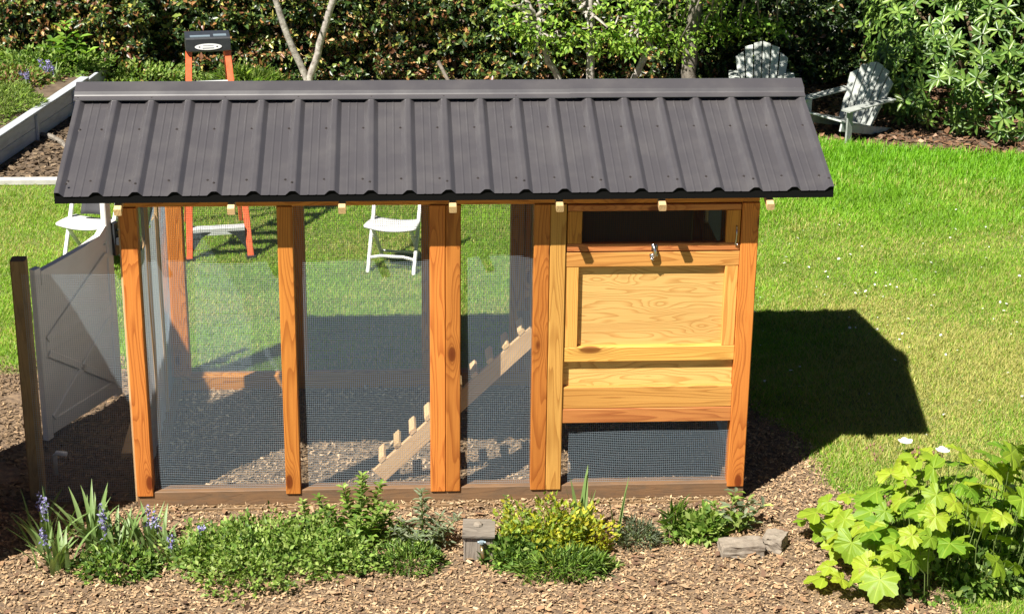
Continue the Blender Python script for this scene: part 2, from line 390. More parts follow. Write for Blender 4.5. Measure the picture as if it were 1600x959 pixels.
def fallen_petals():
    n = 420
    x = rng.uniform(2.0, 6.4, n); y = rng.uniform(.6, 7.0, n)
    k = (x > lawn_right(y) + .1) & (rng.random(n) < np.exp(-((y - 3.6) / 2.0) ** 2)); x = x[k]; y = y[k]; n = len(x)
    L = rng.uniform(.012, .034, n); pos = np.stack([x, y, np.full(n, .035)], 1)
    d = rdir(n); d[:, 2] *= .3; nr = np.tile([0, 0, 1.], (n, 1)) + rng.normal(0, .3, (n, 3))
    V, F, C = scatter(pos, d, nr, L, L * .8, palette(n, [(.85, .84, .78)], [1], .06), T_OVAL)
    tag(np_obj('fallen_petals', V, F, 'petal', col=C), 'scattered small white petals lying on the sunny lawn', 'petals', kind='stuff')
fallen_petals()
# ------------------------------------------------------------------ loose chips
T_CHIP = (np.array([(0,-.5,0),(.2,.5,.06),(1,.35,0),(.9,-.4,.05)], float), np.array([(0,2,1),(0,3,2)]))
def chips(name, label, n, region, z, L, ratio, cols, w, cat='wood chips', parent=None):
    xy = region(n); n = len(xy)
    pos = np.column_stack([xy, z + rng.uniform(0, .012, n)])
    d = rdir(n); d[:, 2] *= .25; nr = np.tile([0, 0, 1.], (n, 1)) + rng.normal(0, .35, (n, 3))
    l = rng.uniform(*L, n)
    V, F, C = scatter(pos, d, nr, l, l * rng.uniform(*ratio, n), palette(n, cols, w, .25), T_CHIP)
    V[:, 2] = np.maximum(V[:, 2], z - .001)
    o = np_obj(name, V, F, 'chips', parent, col=C); return tag(o, label, cat if parent is None else None, kind='stuff')
def reg_front(n):
    x = rng.uniform(-3.0, 3.3, n); y = rng.uniform(-1.9, 2.0, n)
    k = (x < lawn_right(y) + rng.normal(0, .07, n)) & ~((y > -.03) & (x > -1.97) & (x < 1.98)) & ~((y > 0) & (x < -1.9))
    return np.column_stack([x[k], y[k]])
chips('mulch_chips', 'tan bark and wood chips covering the planting bed', 100000, reg_front, .006, (.009, .036), (.2, .5),
      [(.43, .29, .165), (.33, .215, .12), (.19, .125, .075), (.52, .38, .23), (.37, .25, .145)], [4, 4, 2, 2, 4])
def reg_left(n):
    x = rng.uniform(-3.4, -1.95, n); y = rng.uniform(0, 2.5, n); k = lfn(x, y, 3.) > -.6; return np.column_stack([x[k], y[k]])
chips('path_chips', 'brown chips and soil on the path beside the gate', 9000, reg_left, .006, (.012, .045), (.2, .5),
      [(.20, .135, .08), (.13, .09, .055), (.28, .19, .11)], [3, 3, 2])
def reg_soil(n):
    x = rng.uniform(-5.5, -2.3, n); y = rng.uniform(7.0, 10.8, n); k = (x - (-4.02)) * (9.9 - 8.18) - (y - 8.18) * (-3.62 + 4.02) > .05; return np.column_stack([x[k], y[k]])
chips('soil_clods', 'crumbly brown clods on the bare soil bed', 9000, reg_soil, .008, (.02, .07), (.5, 1.0), [(.15, .105, .065), (.10, .07, .045), (.21, .155, .10)], [3, 3, 2], 'soil')
def reg_litter(n):
    x = rng.uniform(3.0, 7.5, n); y = rng.uniform(7.6, 10.5, n); k = y > np.interp(x, [3, 4.1, 4.8, 5.9, 9], [8.8, 8.12, 7.86, 7.65, 7.4]); return np.column_stack([x[k], y[k]])
chips('leaf_litter', 'dry brown leaf litter beneath the rhododendron', 9000, reg_litter, .008, (.03, .09), (.4, .7), [(.20, .11, .06), (.12, .07, .045), (.28, .18, .12)], [3, 3, 1], 'leaf litter')

# ------------------------------------------------------------------ chicken coop
XL, XR, D = -1.957, 1.975, 1.96
coop = thing('chicken_coop', 'long orange timber chicken coop with dark ribbed metal roof and wire mesh bays', 'chicken coop', (0, .98, 0), world=True)
# base
plank('base_beam', (XL - .002, 0, .028), (XR + .004, .1, .128), 'base_brown', coop)
plank('base_beam', (XL + .02, -.045, -.05), (XR - .01, .098, .027), 'base_brown', coop)
plank('base_beam', (XL, D - .1, .0), (XR, D, .128), 'cedar', coop)
plank('base_beam', (XL, .102, .0), (XL + .1, D - .102, .128), 'base_brown', coop)
plank('base_beam', (XR - .1, .102, .0), (XR, D - .102, .128), 'base_brown', coop)
b_ = MB(); b_.box((XL + .1, .1, .0), (XR - .1, D - .1, .022)); b_.build('bedding_floor', 'bedding', coop)
def reg_in(n): return np.column_stack([rng.uniform(XL + .11, XR - .11, n), rng.uniform(.11, D - .11, n)])
chips('wood_shavings', None, 16000, reg_in, .024, (.012, .045), (.15, .5), [(.36, .25, .145), (.26, .175, .10), (.48, .35, .22), (.15, .10, .06)], [3, 3, 2, 2], parent=coop)
# posts
TOP = 2.055
FP = [(-1.957, -1.853, 'cedar'), (-1.004, -.908, 'cedar'), (-.070, .0275, 'cedar'), (.0295, .122, 'cedar'), (.577, .6755, 'cedar'), (.6775, .776, 'fir_yellow'), (1.868, 1.978, 'cedar')]
for a, b, m in FP: plank('post', (a, -.012, .106), (b, .098, TOP), m, coop, .005)
for a, b, m in [(-1.952, -1.79, 'cedar'), (-1.03, -.93, 'cedar'), (-.095, .01, 'cedar'), (.09, .19, 'cedar'), (.55, .65, 'cedar'), (.655, .75, 'cedar'), (1.868, 1.972, 'cedar')]:
    plank('post', (a, D - .098, .13), (b, D + .008, TOP), m, coop, .005)
for y in (.72, 1.25): plank('post', (XL + .03, y, .13), (XL + .075, y + .05, TOP), 'pale_pine', coop)
# plates
plank('top_plate', (XL, .0, TOP + .002), (XR, .098, TOP + .055), 'cedar', coop)
plank('top_plate', (XL, D - .098, TOP + .002), (XR, D, TOP + .055), 'cedar', coop)
plank('top_plate', (XL, .1, TOP + .002), (XL + .09, D - .1, TOP + .055), 'cedar', coop)
plank('top_plate', (XR - .09, .1, TOP + .002), (XR, D - .1, TOP + .055), 'cedar', coop)
# roof frame
EY, EZ, RUN, RISE = -.206, 2.198, 1.1886, .328
RY, RZ = EY + RUN, EZ + RISE
sl = Vector((0, RUN, RISE)).normalized(); nup = Vector((0, -RISE, RUN)).normalized()
for x in (-1.932, -1.26, -.598, .068, .715, 1.339, 2.0):
    dn = -nup * .082
    beam('rafter', Vector((x, EY - .045, EZ - .018)) + dn, Vector((x, RY, RZ)) + dn, .045, .045, 'pale_pine', coop, (0, 0, 1))
    beam('rafter', Vector((x, 2 * RY - EY - .012, EZ - .004)) + Vector((0, -dn.y, dn.z)), Vector((x, RY, RZ)) + Vector((0, -dn.y, dn.z)), .045, .045, 'pale_pine', coop)
plank('ridge_beam', (-2.25, RY - .02, RZ - .15), (2.33, RY + .02, RZ - .062), 'cedar', coop)
for t in (.12, .5, .85):
    p = Vector((0, EY, EZ)) + sl * RUN * t - nup * .04
    beam('purlin', (-2.26, p.y, p.z), (2.34, p.y, p.z), .06, .03, 'cedar', coop, nup)
    beam('purlin', (-2.26, 2 * RY - p.y, p.z), (2.34, 2 * RY - p.y, p.z), .06, .03, 'cedar', coop, Vector((0, -nup.y, nup.z)))
# ribbed roof panels
X0, X1 = -2.29, 2.373; NP = 20; PIT = (X1 - X0 - .0) / NP
def profile(xa, xb):
    pts = []
    for k in range(-1, NP + 2):
        c = X0 + k * PIT
        for dx, h in ((-.045, 0), (-.042, .002), (-.018, .0265), (-.011, .029), (.011, .029), (.018, .0265), (.042, .002), (.045, 0), (.086, 0), (.090, .0022), (.096, .0022), (.100, 0), (.134, 0), (.138, .0022), (.144, .0022), (.148, 0)):
            pts.append((c + dx, h))
    hs = lambda x: float(np.interp(x, [p[0] for p in pts], [p[1] for p in pts]))
    return [(xa, hs(xa))] + [p for p in pts if xa + 1e-4 < p[0] < xb - 1e-4] + [(xb, hs(xb))]
def roof_panel(xa, xb, rear):
    pr = profile(xa, xb); v = []; L = math.hypot(RUN, RISE)
    s2 = Vector((0, -sl.y, sl.z)) if rear else sl; n2 = Vector((0, -nup.y, nup.z)) if rear else nup
    e = Vector((0, 2 * RY - EY, EZ)) if rear else Vector((0, EY, EZ))
    NS = 6
    for i in range(NS + 1):
        for x, h in pr:
            q = e + s2 * (L * (i / NS) - (0 if i else .004) - (.01 if i == NS else 0)) + n2 * (h + .0012 * math.sin(x * 9 + i * 1.7)); v.append((x, q.y, q.z))
    n = len(pr); f = [(i * n + k, i * n + k + 1, (i + 1) * n + k + 1, (i + 1) * n + k) for i in range(NS) for k in range(n - 1)]
    return MB().add(v, f).build('roof_panel', 'roof_metal', coop)
cuts = [X0 - .012, X0 + 4 * PIT + .034, X0 + 8 * PIT + .034, X0 + 12 * PIT + .034, X0 + 16 * PIT + .034, X1 + .012]
for a, b in zip(cuts[:-1], cuts[1:]):
    roof_panel(a, b, False); roof_panel(a, b, True)
def eave_trim(rear):
    pr = profile(X0 - .012, X1 + .012); y0, y1 = (EY + .002, EY + .02) if not rear else (2 * RY - EY - .02, 2 * RY - EY - .002)
    poly = [(x, EZ + h - .004) for x, h in pr]; n = len(poly); v = []
    for yy in (y0, y1):
        v += [(x, yy, z) for x, z in poly] + [(x, yy, EZ - .046) for x, z in poly]
    f = []
    for k in range(n - 1):
        f += [(k, n + k, n + k + 1, k + 1), (2 * n + k, 2 * n + k + 1, 3 * n + k + 1, 3 * n + k), (k, k + 1, 2 * n + k + 1, 2 * n + k), (n + k, 3 * n + k, 3 * n + k + 1, n + k + 1)]
    MB().add(v, f).build('eave_trim', 'black_trim', coop)
eave_trim(False); eave_trim(True)
# ridge cap of two overlapping pieces
def ridge_cap(xa, xb, lift):
    half = [(0, .062), (.11, .056), (.124, .039), (.130, .0335), (.176, .0335), (.178, .0285)]
    pts = []
    for s_, h in half: q = Vector((0, RY, RZ)) - sl * s_ + nup * (h + lift); pts.append((q.y, q.z))
    full = pts[::-1] + [(2 * RY - y, z) for y, z in pts[1:]]
    v = [(x, y, z) for x in (xa, xb) for y, z in full]; n = len(full)
    MB().add(v, [(k, k + 1, n + k + 1, n + k) for k in range(n - 1)]).build('ridge_cap', 'roof_metal', coop)
ridge_cap(X0 - .025, .9, 0); ridge_cap(.86, X1 + .02, .003)
# roof screws
sc_ = MB()
for k in range(NP + 1):
    for t, dx, h in ((.13, -.05, .0), (.60, -.05, .0), (.07, -.006, .029), (.875, 0, .048)):
        if t == .07 and k % 2: continue
        if t == .875 and k % 2: continue
        q = Vector((0, EY, EZ)) + sl * RUN * t * 1.05 + nup * h
        x = X0 + k * PIT + dx
        if x < X0: x = X0 + .05
        if h > .03: q = Vector((0, RY, RZ)) - sl * .15 + nup * .028
        sc_.tube([(x, q.y, q.z), (x, q.y + nup.y * .006, q.z + nup.z * .006)], [.009, .006], 6)
tag(sc_.build('roof_screws', 'screw', coop), kind='stuff')

# wire mesh
def wire_panel(o, ud, vd, ul, vl, parent=coop, mat='galv', r=.00074, pitch=.0127, wav=.0055, name='wire_mesh'):
    o = np.array(o, float); ud = np.array(ud, float); vd = np.array(vd, float); nd = np.cross(ud, vd); V = []; F = []; b = 0
    tri = [(math.cos(a), math.sin(a)) for a in (math.pi / 2, math.pi * 7 / 6, math.pi * 11 / 6)]
    ph = rng.uniform(0, 6)
    def off(u, v):
        w = np.sin(u * 7 + ph) * np.sin(v * 5 + ph) * wav * 2.2 + np.sin(u * 2.3 + v * 3 + ph) * wav
        s = np.sin(v * 6.1 + ph * 2) * np.sin(u * 4.3 + ph) * wav * .7; s2 = np.sin(u * 5.7 + ph) * np.cos(v * 3.1 + ph) * wav * 1.1
        e = np.minimum(1, np.minimum(np.minimum(u, ul - u), np.minimum(v, vl - v)) / .08)
        return w * e, s * e, s2 * e
    for mode in (0, 1):
        A, B = (ul, vl) if mode == 0 else (vl, ul)
        for k in range(int(A / pitch) + 1):
            a = k * pitch; ns = max(2, int(B / .09)); t = np.linspace(0, B, ns + 1)
            u, v = (np.full_like(t, a), t) if mode == 0 else (t, np.full_like(t, a))
            w, s1, s2 = off(u, v)
            P = o + np.outer(u + s1, ud) + np.outer(v + s2, vd) + np.outer(w + (r if mode else -r), nd)
            cr = ud if mode == 0 else vd
            ring = np.stack([P + cr * (c * r) + nd * (s * r) for c, s in tri], 1)
            V.append(ring.reshape(-1, 3))
            i = np.arange(ns)[:, None, None] * 3; q = np.array([(j, (j + 1) % 3, 3 + (j + 1) % 3, 3 + j) for j in range(3)])[None]
            F.append((i + q + b).reshape(-1, 4)); b += (ns + 1) * 3
    return np_obj(name, np.concatenate(V), np.concatenate(F), mat, parent)
ex, ey, ez = (1, 0, 0), (0, 1, 0), (0, 0, 1)
for a, b in ((-1.853, -1.004), (-.908, -.070), (.122, .577)):
    wire_panel((a, .045, .130), ex, ez, b - a, TOP - .13)
wire_panel((.776, .045, .13), ex, ez, 1.868 - .776, .44)
for a, b in ((-1.79, -1.03), (-.93, -.095), (.19, .55)): wire_panel((a, D - .03, .130), ex, ez, b - a, TOP - .13)
for a_, b_ in ((.10, .718), (.772, 1.248)):  # second sheet is added to block sun coming through this end
    m = MB(); n_ = 14
    v = [(XL + .055 + .006 * math.sin(k * 1.3 + z * 4), a_ + (b_ - a_) * k / n_, z) for z in (.13, .6, 1.1, 1.60) for k in range(n_ + 1)]
    m.add(v, [(j * (n_ + 1) + k, j * (n_ + 1) + k + 1, (j + 1) * (n_ + 1) + k + 1, (j + 1) * (n_ + 1) + k) for j in range(3) for k in range(n_)]).build('end_shade_sheet', 'milky_sheet', coop, True)
    wire_panel((XL + .052, a_, 1.61), ey, ez, b_ - a_, TOP - 1.61)
wire_panel((XL + .052, 1.30, .13), ey, ez, .55, TOP - .13)

# nest house, front
plank('rail', (.7785, .0, 1.640), (1.866, .042, 1.737), 'fir_yellow', coop)
plank('stile', (.7785, .002, 1.101), (.862, .04, 1.638), 'fir_yellow', coop)
plank('stile', (1.782, .002, 1.101), (1.866, .04, 1.638), 'fir_yellow', coop)
plank('plywood_panel', (.85, .036, 1.085), (1.795, .048, 1.652), 'plywood', coop, .001)
plank('rail', (.7785, .0, .998), (1.866, .042, 1.099), 'fir_yellow', coop)
plank('plywood_panel', (.7785, .036, .80), (1.866, .048, .996), 'plywood', coop, .001)
plank('rail', (.7785, .0, .673), (1.866, .034, .822), 'fir_yellow', coop)
plank('rail', (.7785, -.004, .573), (1.866, .034, .671), 'fir_red', coop)
# hatch with mesh window
hx0, hx1, hz0, hz1 = .784, 1.862, 1.743, 2.048
hatch = plank('hatch_door', (hx0, -.004, hz0), (hx1, .034, hz0 + .052), 'fir_red', coop)
plank('hatch_rail', (hx0, -.004, hz1 - .04), (hx1, .034, hz1), 'fir_red', hatch)
plank('hatch_stile', (hx0, -.004, hz0 + .0535), (hx0 + .09, .034, hz1 - .0415), 'cedar', hatch)
plank('hatch_stile', (hx1 - .088, -.004, hz0 + .0535), (hx1, .034, hz1 - .0415), 'cedar', hatch)
wire_panel((hx0 + .085, .03, hz0 + .046), ex, ez, hx1 - hx0 - .17, hz1 - hz0 - .08, hatch, 'dark_mesh', name='hatch_mesh', wav=.001)
lt = MB()
lt.box((1.310, -.012, 1.752), (1.345, -.004, 1.792)); lt.tube([(1.328, -.012, 1.79), (1.328, -.03, 1.775), (1.330, -.034, 1.745), (1.326, -.03, 1.712)], [.008, .011, .013, .010], 8)
lt.tube([(1.300, -.012, 1.716), (1.350, -.012, 1.722)], .013, 8); lt.tube([(1.318, -.02, 1.70), (1.312, -.022, 1.69)], [.016, .012], 8)
lt.build('latch', 'steel', coop, True)
hk = MB(); hk.tube([(1.838, -.006, 1.905), (1.838, -.02, 1.90), (1.838, -.02, 1.89)], .004, 6); hk.tube([(1.838, -.016, 1.893), (1.840, -.014, 1.85), (1.838, -.014, 1.80), (1.833, -.014, 1.785), (1.845, -.014, 1.776), (1.848, -.014, 1.79)], .0038, 6)
hk.build('hook_and_eye', 'steel', coop, True)
# nest house, walls and floor
plank('house_floor', (.60, .05, .60), (1.90, D - .105, .618), 'inner_ply', coop, .001)
plank('house_wall', (.69, .1, .62), (.702, .20, 2.19), 'inner_ply', coop, .001); plank('house_wall', (.69, .62, .62), (.702, D - .1, 2.19), 'inner_ply', coop, .001)
plank('house_wall', (.69, .2025, 1.30), (.702, .6175, 2.2), 'inner_ply', coop, .001)
plank('house_wall', (.76, D - .06, .60), (1.866, D - .048, 2.05), 'inner_ply', coop, .001)
# right end wall with a small window opening near its rear
yy0, yy1, zz0, zz1 = 1.12, 1.70, 1.35, 1.90
for lo, hi in (((.098, .56), (yy0, 2.05)), ((yy1, .56), (D - .1, 2.05)), ((yy0 + .001, .56), (yy1 - .001, zz0)), ((yy0 + .001, zz1), (yy1 - .001, 2.05))):
    plank('house_wall', (XR - .035, lo[0], lo[1]), (XR - .022, hi[0], hi[1]), 'plywood', coop, .001)
wire_panel((XR - .028, yy0, zz0), ey, ez, yy1 - yy0, zz1 - zz0, coop, 'dark_mesh', r=.0016, wav=.001, name='window_dim_mesh')  # thick-wired mesh added here to dim the opening
plank('window_frame', (XR - .06, yy1 - .03, zz0), (XR - .036, yy1 + .01, zz1), 'pale_pine', coop)
m = MB()
gy = [(.05, 2.12), (D - .05, 2.12), (D - .05, 2.16), (RY, RZ - .155), (.05, 2.16)]
m.extrude(gy, XR - .035, XR - .022, 'x'); m.build('gable_board', 'plywood', coop)
wire_panel((XR - .03, .1, .13), ey, ez, D - .2, .42)

# ------------------------------------------------------------------ ramp inside the run
ramp = thing('chicken_ramp', 'pale pine ramp with short rungs climbing to the nest house', 'ramp', (0.05, .32, .03), world=True)
ra, rb = Vector((-.405, .30, .075)), Vector((.62, .30, 1.085))
beam('ramp_board', ra, rb, .03, .115, 'pale_pine', ramp, (0, 0, 1))
rd = (rb - ra).normalized(); rn = Vector((-rd.z, 0, rd.x))
for k in range(10):
    p = ra + rd * (.10 + k * .142) + rn * .0725
    beam('rung', (p.x, .282, p.z), (p.x, .48, p.z), .05, .026, 'pale_pine', ramp, rn)
# ------------------------------------------------------------------ left side: mesh screen, post, gate
fp = plank('fence_post', (-2.672, .15, -.05), (-2.578, .25, 1.66), 'fence_brown', None, .008)
tag(fp, 'weathered brown fence post at the left edge in front of the gate', 'post')
ms = thing('mesh_screen', 'wire mesh screen stretched between brown post and coop corner', 'mesh screen', (-2.3, .12, 0), world=True)
wire_panel((-2.598, .12, -.01), ex, ez, .625, 1.60, ms, wav=.006)
plank('edge_batten', (-1.985, .108, -.01), (-1.962, .14, 1.98), 'pale_pine', ms)
gate = thing('garden_gate', 'tall white vinyl gate with cross braces standing open behind mesh', 'gate', (-2.70, .98, 0), math.atan2(.81, .42))
GL = .905
m = MB(); m.box((.06, -.012, .13), (GL - .08, .012, 1.22)); m.build('panel', 'gate_vinyl', gate)
for a, b, nm in (((.03, 0, .05), (.03, 0, 1.30), 'stile'), ((GL - .05, 0, .05), (GL - .05, 0, 1.72), 'stile')):
    MB().bar(a, b, .07, .045, (0, 1, 0), .006).build(nm, 'gate_vinyl', gate)
MB().bar((.066, 0, .13), (GL - .086, 0, .13), .045, .11, ch=.006).build('rail', 'gate_vinyl', gate)
MB().bar((.066, 0, .72), (GL - .086, 0, .72), .04, .09, ch=.006).build('rail', 'gate_vinyl', gate)
pts = [(.066, 1.27), (.3, 1.275), (.55, 1.285), (.74, 1.31), (GL - .086, 1.36)]
m = MB()
poly = [(x, z) for x, z in pts] + [(x, z - .10) for x, z in pts[::-1]]
m.extrude(poly, -.022, .022); m.build('top_rail', 'gate_vinyl', gate)
for a, b in (((.08, .19), (GL - .1, .67)), ((.08, .67), (GL - .1, .19))):
    MB().bar((a[0], -.02, a[1]), (b[0], -.02, b[1]), .02, .05, ch=.004).build('brace', 'gate_vinyl', gate)
for a, b in (((.08, .77), (GL - .1, 1.15)),):
    MB().bar((a[0], -.02, a[1]), (b[0], -.02, b[1]), .02, .05, ch=.004).build('brace', 'gate_vinyl', gate)
m = MB(); m.box((GL - .03, -.05, 1.12), (GL + .02, -.024, 1.36)); m.box((GL - .02, -.1, 1.20), (GL + .06, -.05, 1.25)); m.tube([(GL, -.06, 1.30), (GL + .05, -.09, 1.32), (GL + .03, -.09, 1.24)], .014, 6); m.build('latch', 'black_plastic', gate)
bf = thing('shade_fence', 'tall unseen board fence added on the left to shade the gate area', 'fence', (-3.22, -.45, 0), world=True)  # out of view, added to cast shade over the gate and path
for k in range(13): plank('board', (-3.235, -1.22 + k * .145, .03), (-3.215, -1.22 + k * .145 + .14, 3.2 + .01 * (k % 3)), 'fence_brown', bf)
for y in (-1.15, .45): plank('post', (-3.33, y, 0), (-3.237, y + .09, 3.1), 'fence_brown', bf)
for z in (.5, 2.6): plank('rail', (-3.27, -1.05, z), (-3.236, .19, z + .09), 'fence_brown', bf)
pv = MB().tube([(-2.56, .50, .02), (-2.555, .49, .17), (-2.54, .48, .19), (-2.47, .46, .19)], .016, 10).build('pvc_pipe', 'pvc', None, True); tag(pv, 'short white plastic pipe elbow beside the brown fence post', 'pipe')
eb = plank('edging_board', (-2.16, .75, .0), (-2.05, 1.7, .05), 'pale_pine', None); tag(eb, 'pale board lying on the path beside the coop', 'board')

# ------------------------------------------------------------------ ladder
lad = thing('step_ladder', 'orange fibreglass step ladder with black top cap behind the coop', 'ladder', (-1.80, 4.70, 0), R(8))
def rail(x0, y0, x1, y1, z1, name, w=.062):
    m = MB(); a = Vector((x0, y0, .0)); b = Vector((x1, y1, z1)); m.bar(a, b, .035 if name == 'rear_rail' else w, .026, (0, 1, 0), .004); return m.build(name, 'orange_fibreglass', lad)
for s in (-1, 1):
    rail(s * .265, 0, s * .165, .50, 1.74, 'front_rail', .055); rail(s * .25, 1.05, s * .15, .66, 1.74, 'rear_rail')
    m = MB(); m.box((s * .265 - .04, -.03, 0), (s * .265 + .04, .05, .03)); m.build('foot', 'black_plastic', lad)
    m = MB(); m.tube([(s * .25, .55, .9), (s * .24, .2, .62)], .012, 6); m.build('spreader', 'black_plastic', lad)
for k in range(5):
    z = .27 + k * .30; t = z / 1.74; hw = .265 - .10 * t - .028; y = .50 * t
    MB().bar((-hw, y, z), (hw, y, z), .085, .026, ch=.004).build('step', 'aluminium', lad)
    m = MB(); m.bar((-hw, y - .04, z - .03), (hw, y - .04, z - .03), .004, .04); m.build('step_lip', 'aluminium', lad)
    if k == 0:
        for s in (-1, 1):
            m = MB(); poly = [(s * hw, z - .02), (s * (hw - .15), z - .02), (s * (hw - .07), z - .07), (s * (hw + .012), z - .20)]; m.extrude(poly, y - .045, y + .005); m.build('gusset', 'black_plastic', lad)
m = MB(); m.bar((-.19, .58, 1.80), (.19, .58, 1.80), .27, .125, ch=.012); cap = m.build('top_cap', 'black_plastic', lad)
m = MB(); m.bar((-.15, .50, 1.863), (.02, .50, 1.863), .05, .012); m.bar((.05, .52, 1.863), (.16, .52, 1.863), .06, .012); m.build('tool_tray', 'tap_blue', cap)
n = 28; cy, cz = .4405, 1.785
m = MB(); m.add([(.115 * math.cos(2 * math.pi * k / n), cy, cz + .028 * math.sin(2 * math.pi * k / n)) for k in range(n)], [tuple(range(n))]); lb = m.build('label', 'label_white', cap)
m = MB()
for x in (-.075, .075):
    m.add([(x + .008 * math.cos(k), cy - .001, cz + .006 * math.sin(k)) for k in np.linspace(0, 2 * math.pi, 8, endpoint=False)], [tuple(range(8))])
m.box((-.05, cy - .0015, cz - .013), (.05, cy - .0008, cz - .009)); m.box((-.045, cy - .0015, cz + .009), (.045, cy - .0008, cz + .011)); m.build('label_print', 'label_ink', lb)

# ------------------------------------------------------------------ white folding chairs
def folding_chair(label, loc, rz, dark=False):
    t = thing('folding_chair', label, 'chair', loc, rz, 'white folding garden chairs on the lawn')
    W2 = .20
    for s in (-1, 1):
        m = MB(); m.bar((s * W2, -.19, 0), (s * W2, .30, .86), .03, .036, (0, 1, 0), .006); m.build('front_leg', 'white_plastic', t)
        m = MB(); m.bar((s * (W2 - .035), .24, 0), (s * (W2 - .035), -.14, .40), .026, .034, (0, 1, 0), .006); m.build('rear_leg', 'white_plastic', t)
    # slightly dished seat
    nx, ny = 12, 8; v = []
    for j in range(ny + 1):
        for i in range(nx + 1):
            a = -1 + 2 * i / nx; b = j / ny
            w = .225 - .03 * b ** 2
            v.append((a * w, -.24 + .40 * b + .03 * a * a * (1 - b), .425 - .05 * b + .02 * a * a - .012 * (1 - b) ** 4))
    f = [(j * (nx + 1) + i, j * (nx + 1) + i + 1, (j + 1) * (nx + 1) + i + 1, (j + 1) * (nx + 1) + i) for j in range(ny) for i in range(nx)]
    k = len(v); v2 = v + [(x, y, z - .022) for x, y, z in v]
    f2 = f + [tuple(q + k for q in r[::-1]) for r in f]
    rim = [i for i in range(nx + 1)] + [(j * (nx + 1) + nx) for j in range(1, ny + 1)] + [ny * (nx + 1) + i for i in range(nx - 1, -1, -1)] + [j * (nx + 1) for j in range(ny - 1, 0, -1)]
    f2 += [(rim[i], rim[i] + k, rim[(i + 1) % len(rim)] + k, rim[(i + 1) % len(rim)]) for i in range(len(rim))]
    MB().add(v2, f2).build('seat', 'white_plastic', t, True)
    m = MB(); m.tube([(-W2, -.125, .115), (-.1, -.125, .135), (.1, -.125, .135), (W2, -.125, .115)], .014, 6); m.build('stretcher', 'white_plastic', t)
    m = MB(); m.tube([(-W2 + .03, .17, .075), (W2 - .03, .17, .075)], .012, 6); m.build('stretcher', 'white_plastic', t)
    for k, z in enumerate((.60, .68, .76)):
        y = -.19 + .49 * z / .86
        m = MB(); m.bar((-W2, y, z), (W2, y, z), .018, .055, ch=.006); m.build('back_slat', 'white_plastic', t)
    return t
folding_chair('white folding chair seen through the middle mesh bay', (-.285, 4.50, 0), R(-12))
cl_ = folding_chair('white folding chair beyond the gate, left of the ladder', (-2.88, 4.62, 0), R(-14))
m = MB()
v = []
for j in range(7):
    for i in range(7):
        u = -1 + i / 3; w = j / 6
        v.append((u * .12 * (1 - .25 * w), .02 + .03 * math.cos(u * 1.5) + .05 * w, .46 + .26 * w))
f = [(j * 7 + i, j * 7 + i + 1, (j + 1) * 7 + i + 1, (j + 1) * 7 + i) for j in range(6) for i in range(6)]
k = len(v); m.add(v + [(x, y + .05, z) for x, y, z in v], f + [tuple(q + k for q in r[::-1]) for r in f] + [(i, i + 1, i + 1 + k, i + k) for i in range(6)] + [(42 + i, 43 + i, 43 + i + k, 42 + i + k) for i in range(6)] + [(j * 7, j * 7 + 7, j * 7 + 7 + k, j * 7 + k) for j in range(6)] + [(j * 7 + 6, j * 7 + 13, j * 7 + 13 + k, j * 7 + 6 + k) for j in range(6)])
bag = m.build('tool_bag', 'dark_grey', None, True, loc=(-2.86, 4.63, -.02)); bag.rotation_euler = (0, 0, R(-14)); tag(bag, 'dark grey bag resting on the left folding chair', 'bag')

# ------------------------------------------------------------------ adirondack chairs
def adirondack(label, loc, rz):
    t = thing('adirondack_chair', label, 'chair', loc, rz, 'weathered slatted garden chairs by the hedge')
    tops = [.60, .68, .72, .72, .68, .60]
    bd = Vector((0, .45, .89)).normalized(); bn = Vector((0, -.89, .45)).normalized()
    for k in range(6):
        x0 = (k - 2.5) * .074; x1 = (k - 2.5) * .098; L = tops[k] - .02
        a = Vector((x0, .14, .14)); b = a + bd * L + Vector((x1 - x0, 0, 0)); w0, w1 = .031, .0425
        top = .5 if k in (0, 5) else .2
        sgn = -1 if k < 3 else 1
        c = [a + Vector((-w0, 0, 0)), a + Vector((w0, 0, 0)), b + Vector((w1, 0, 0)) - bd * (.06 * top if sgn > 0 else 0) * 2, b + Vector((-w1, 0, 0)) - bd * (.06 * top if sgn < 0 else 0) * 2]
        v = [p + bn * .009 for p in c] + [p - bn * .009 for p in c]
        MB().add(v, [(0,1,2,3),(7,6,5,4),(0,4,5,1),(1,5,6,2),(2,6,7,3),(3,7,4,0)]).build('back_slat', 'chair_paint', t)
    for k in range(5):
        f_ = k / 4; y = -.34 + .44 * f_; z = .30 - .13 * f_
        MB().bar((-.25, y, z), (.25, y, z), .095, .018, (0, .28, 1), .004).build('seat_slat', 'chair_paint', t)
    for s in (-1, 1):
        MB().bar((s * .28, -.30, 0), (s * .28, -.30, .428), .022, .085, (0, 1, 0), .004).build('front_leg', 'chair_paint', t)
        MB().bar((s * .235, -.38, .25), (s * .235, .55, .02), .022, .09, (0, 0, 1), .004).build('side_rail', 'chair_paint', t)
        MB().bar((s * .30, -.40, .442), (s * .30, .36, .442), .12, .02, (0, 0, 1), .006).build('arm', 'chair_paint', t)
    MB().bar((-.33, .335, .418), (.33, .335, .418), .05, .022, (0, 0, 1), .004).build('arm_support', 'chair_paint', t)
    return t
adirondack('weathered white slatted garden chair reclining beside the rhododendron', (4.52, 8.45, -.06), R(-52))
adirondack('pale slatted garden chair back rising above the right roof ridge', (3.72, 9.1, -.03), R(-8))

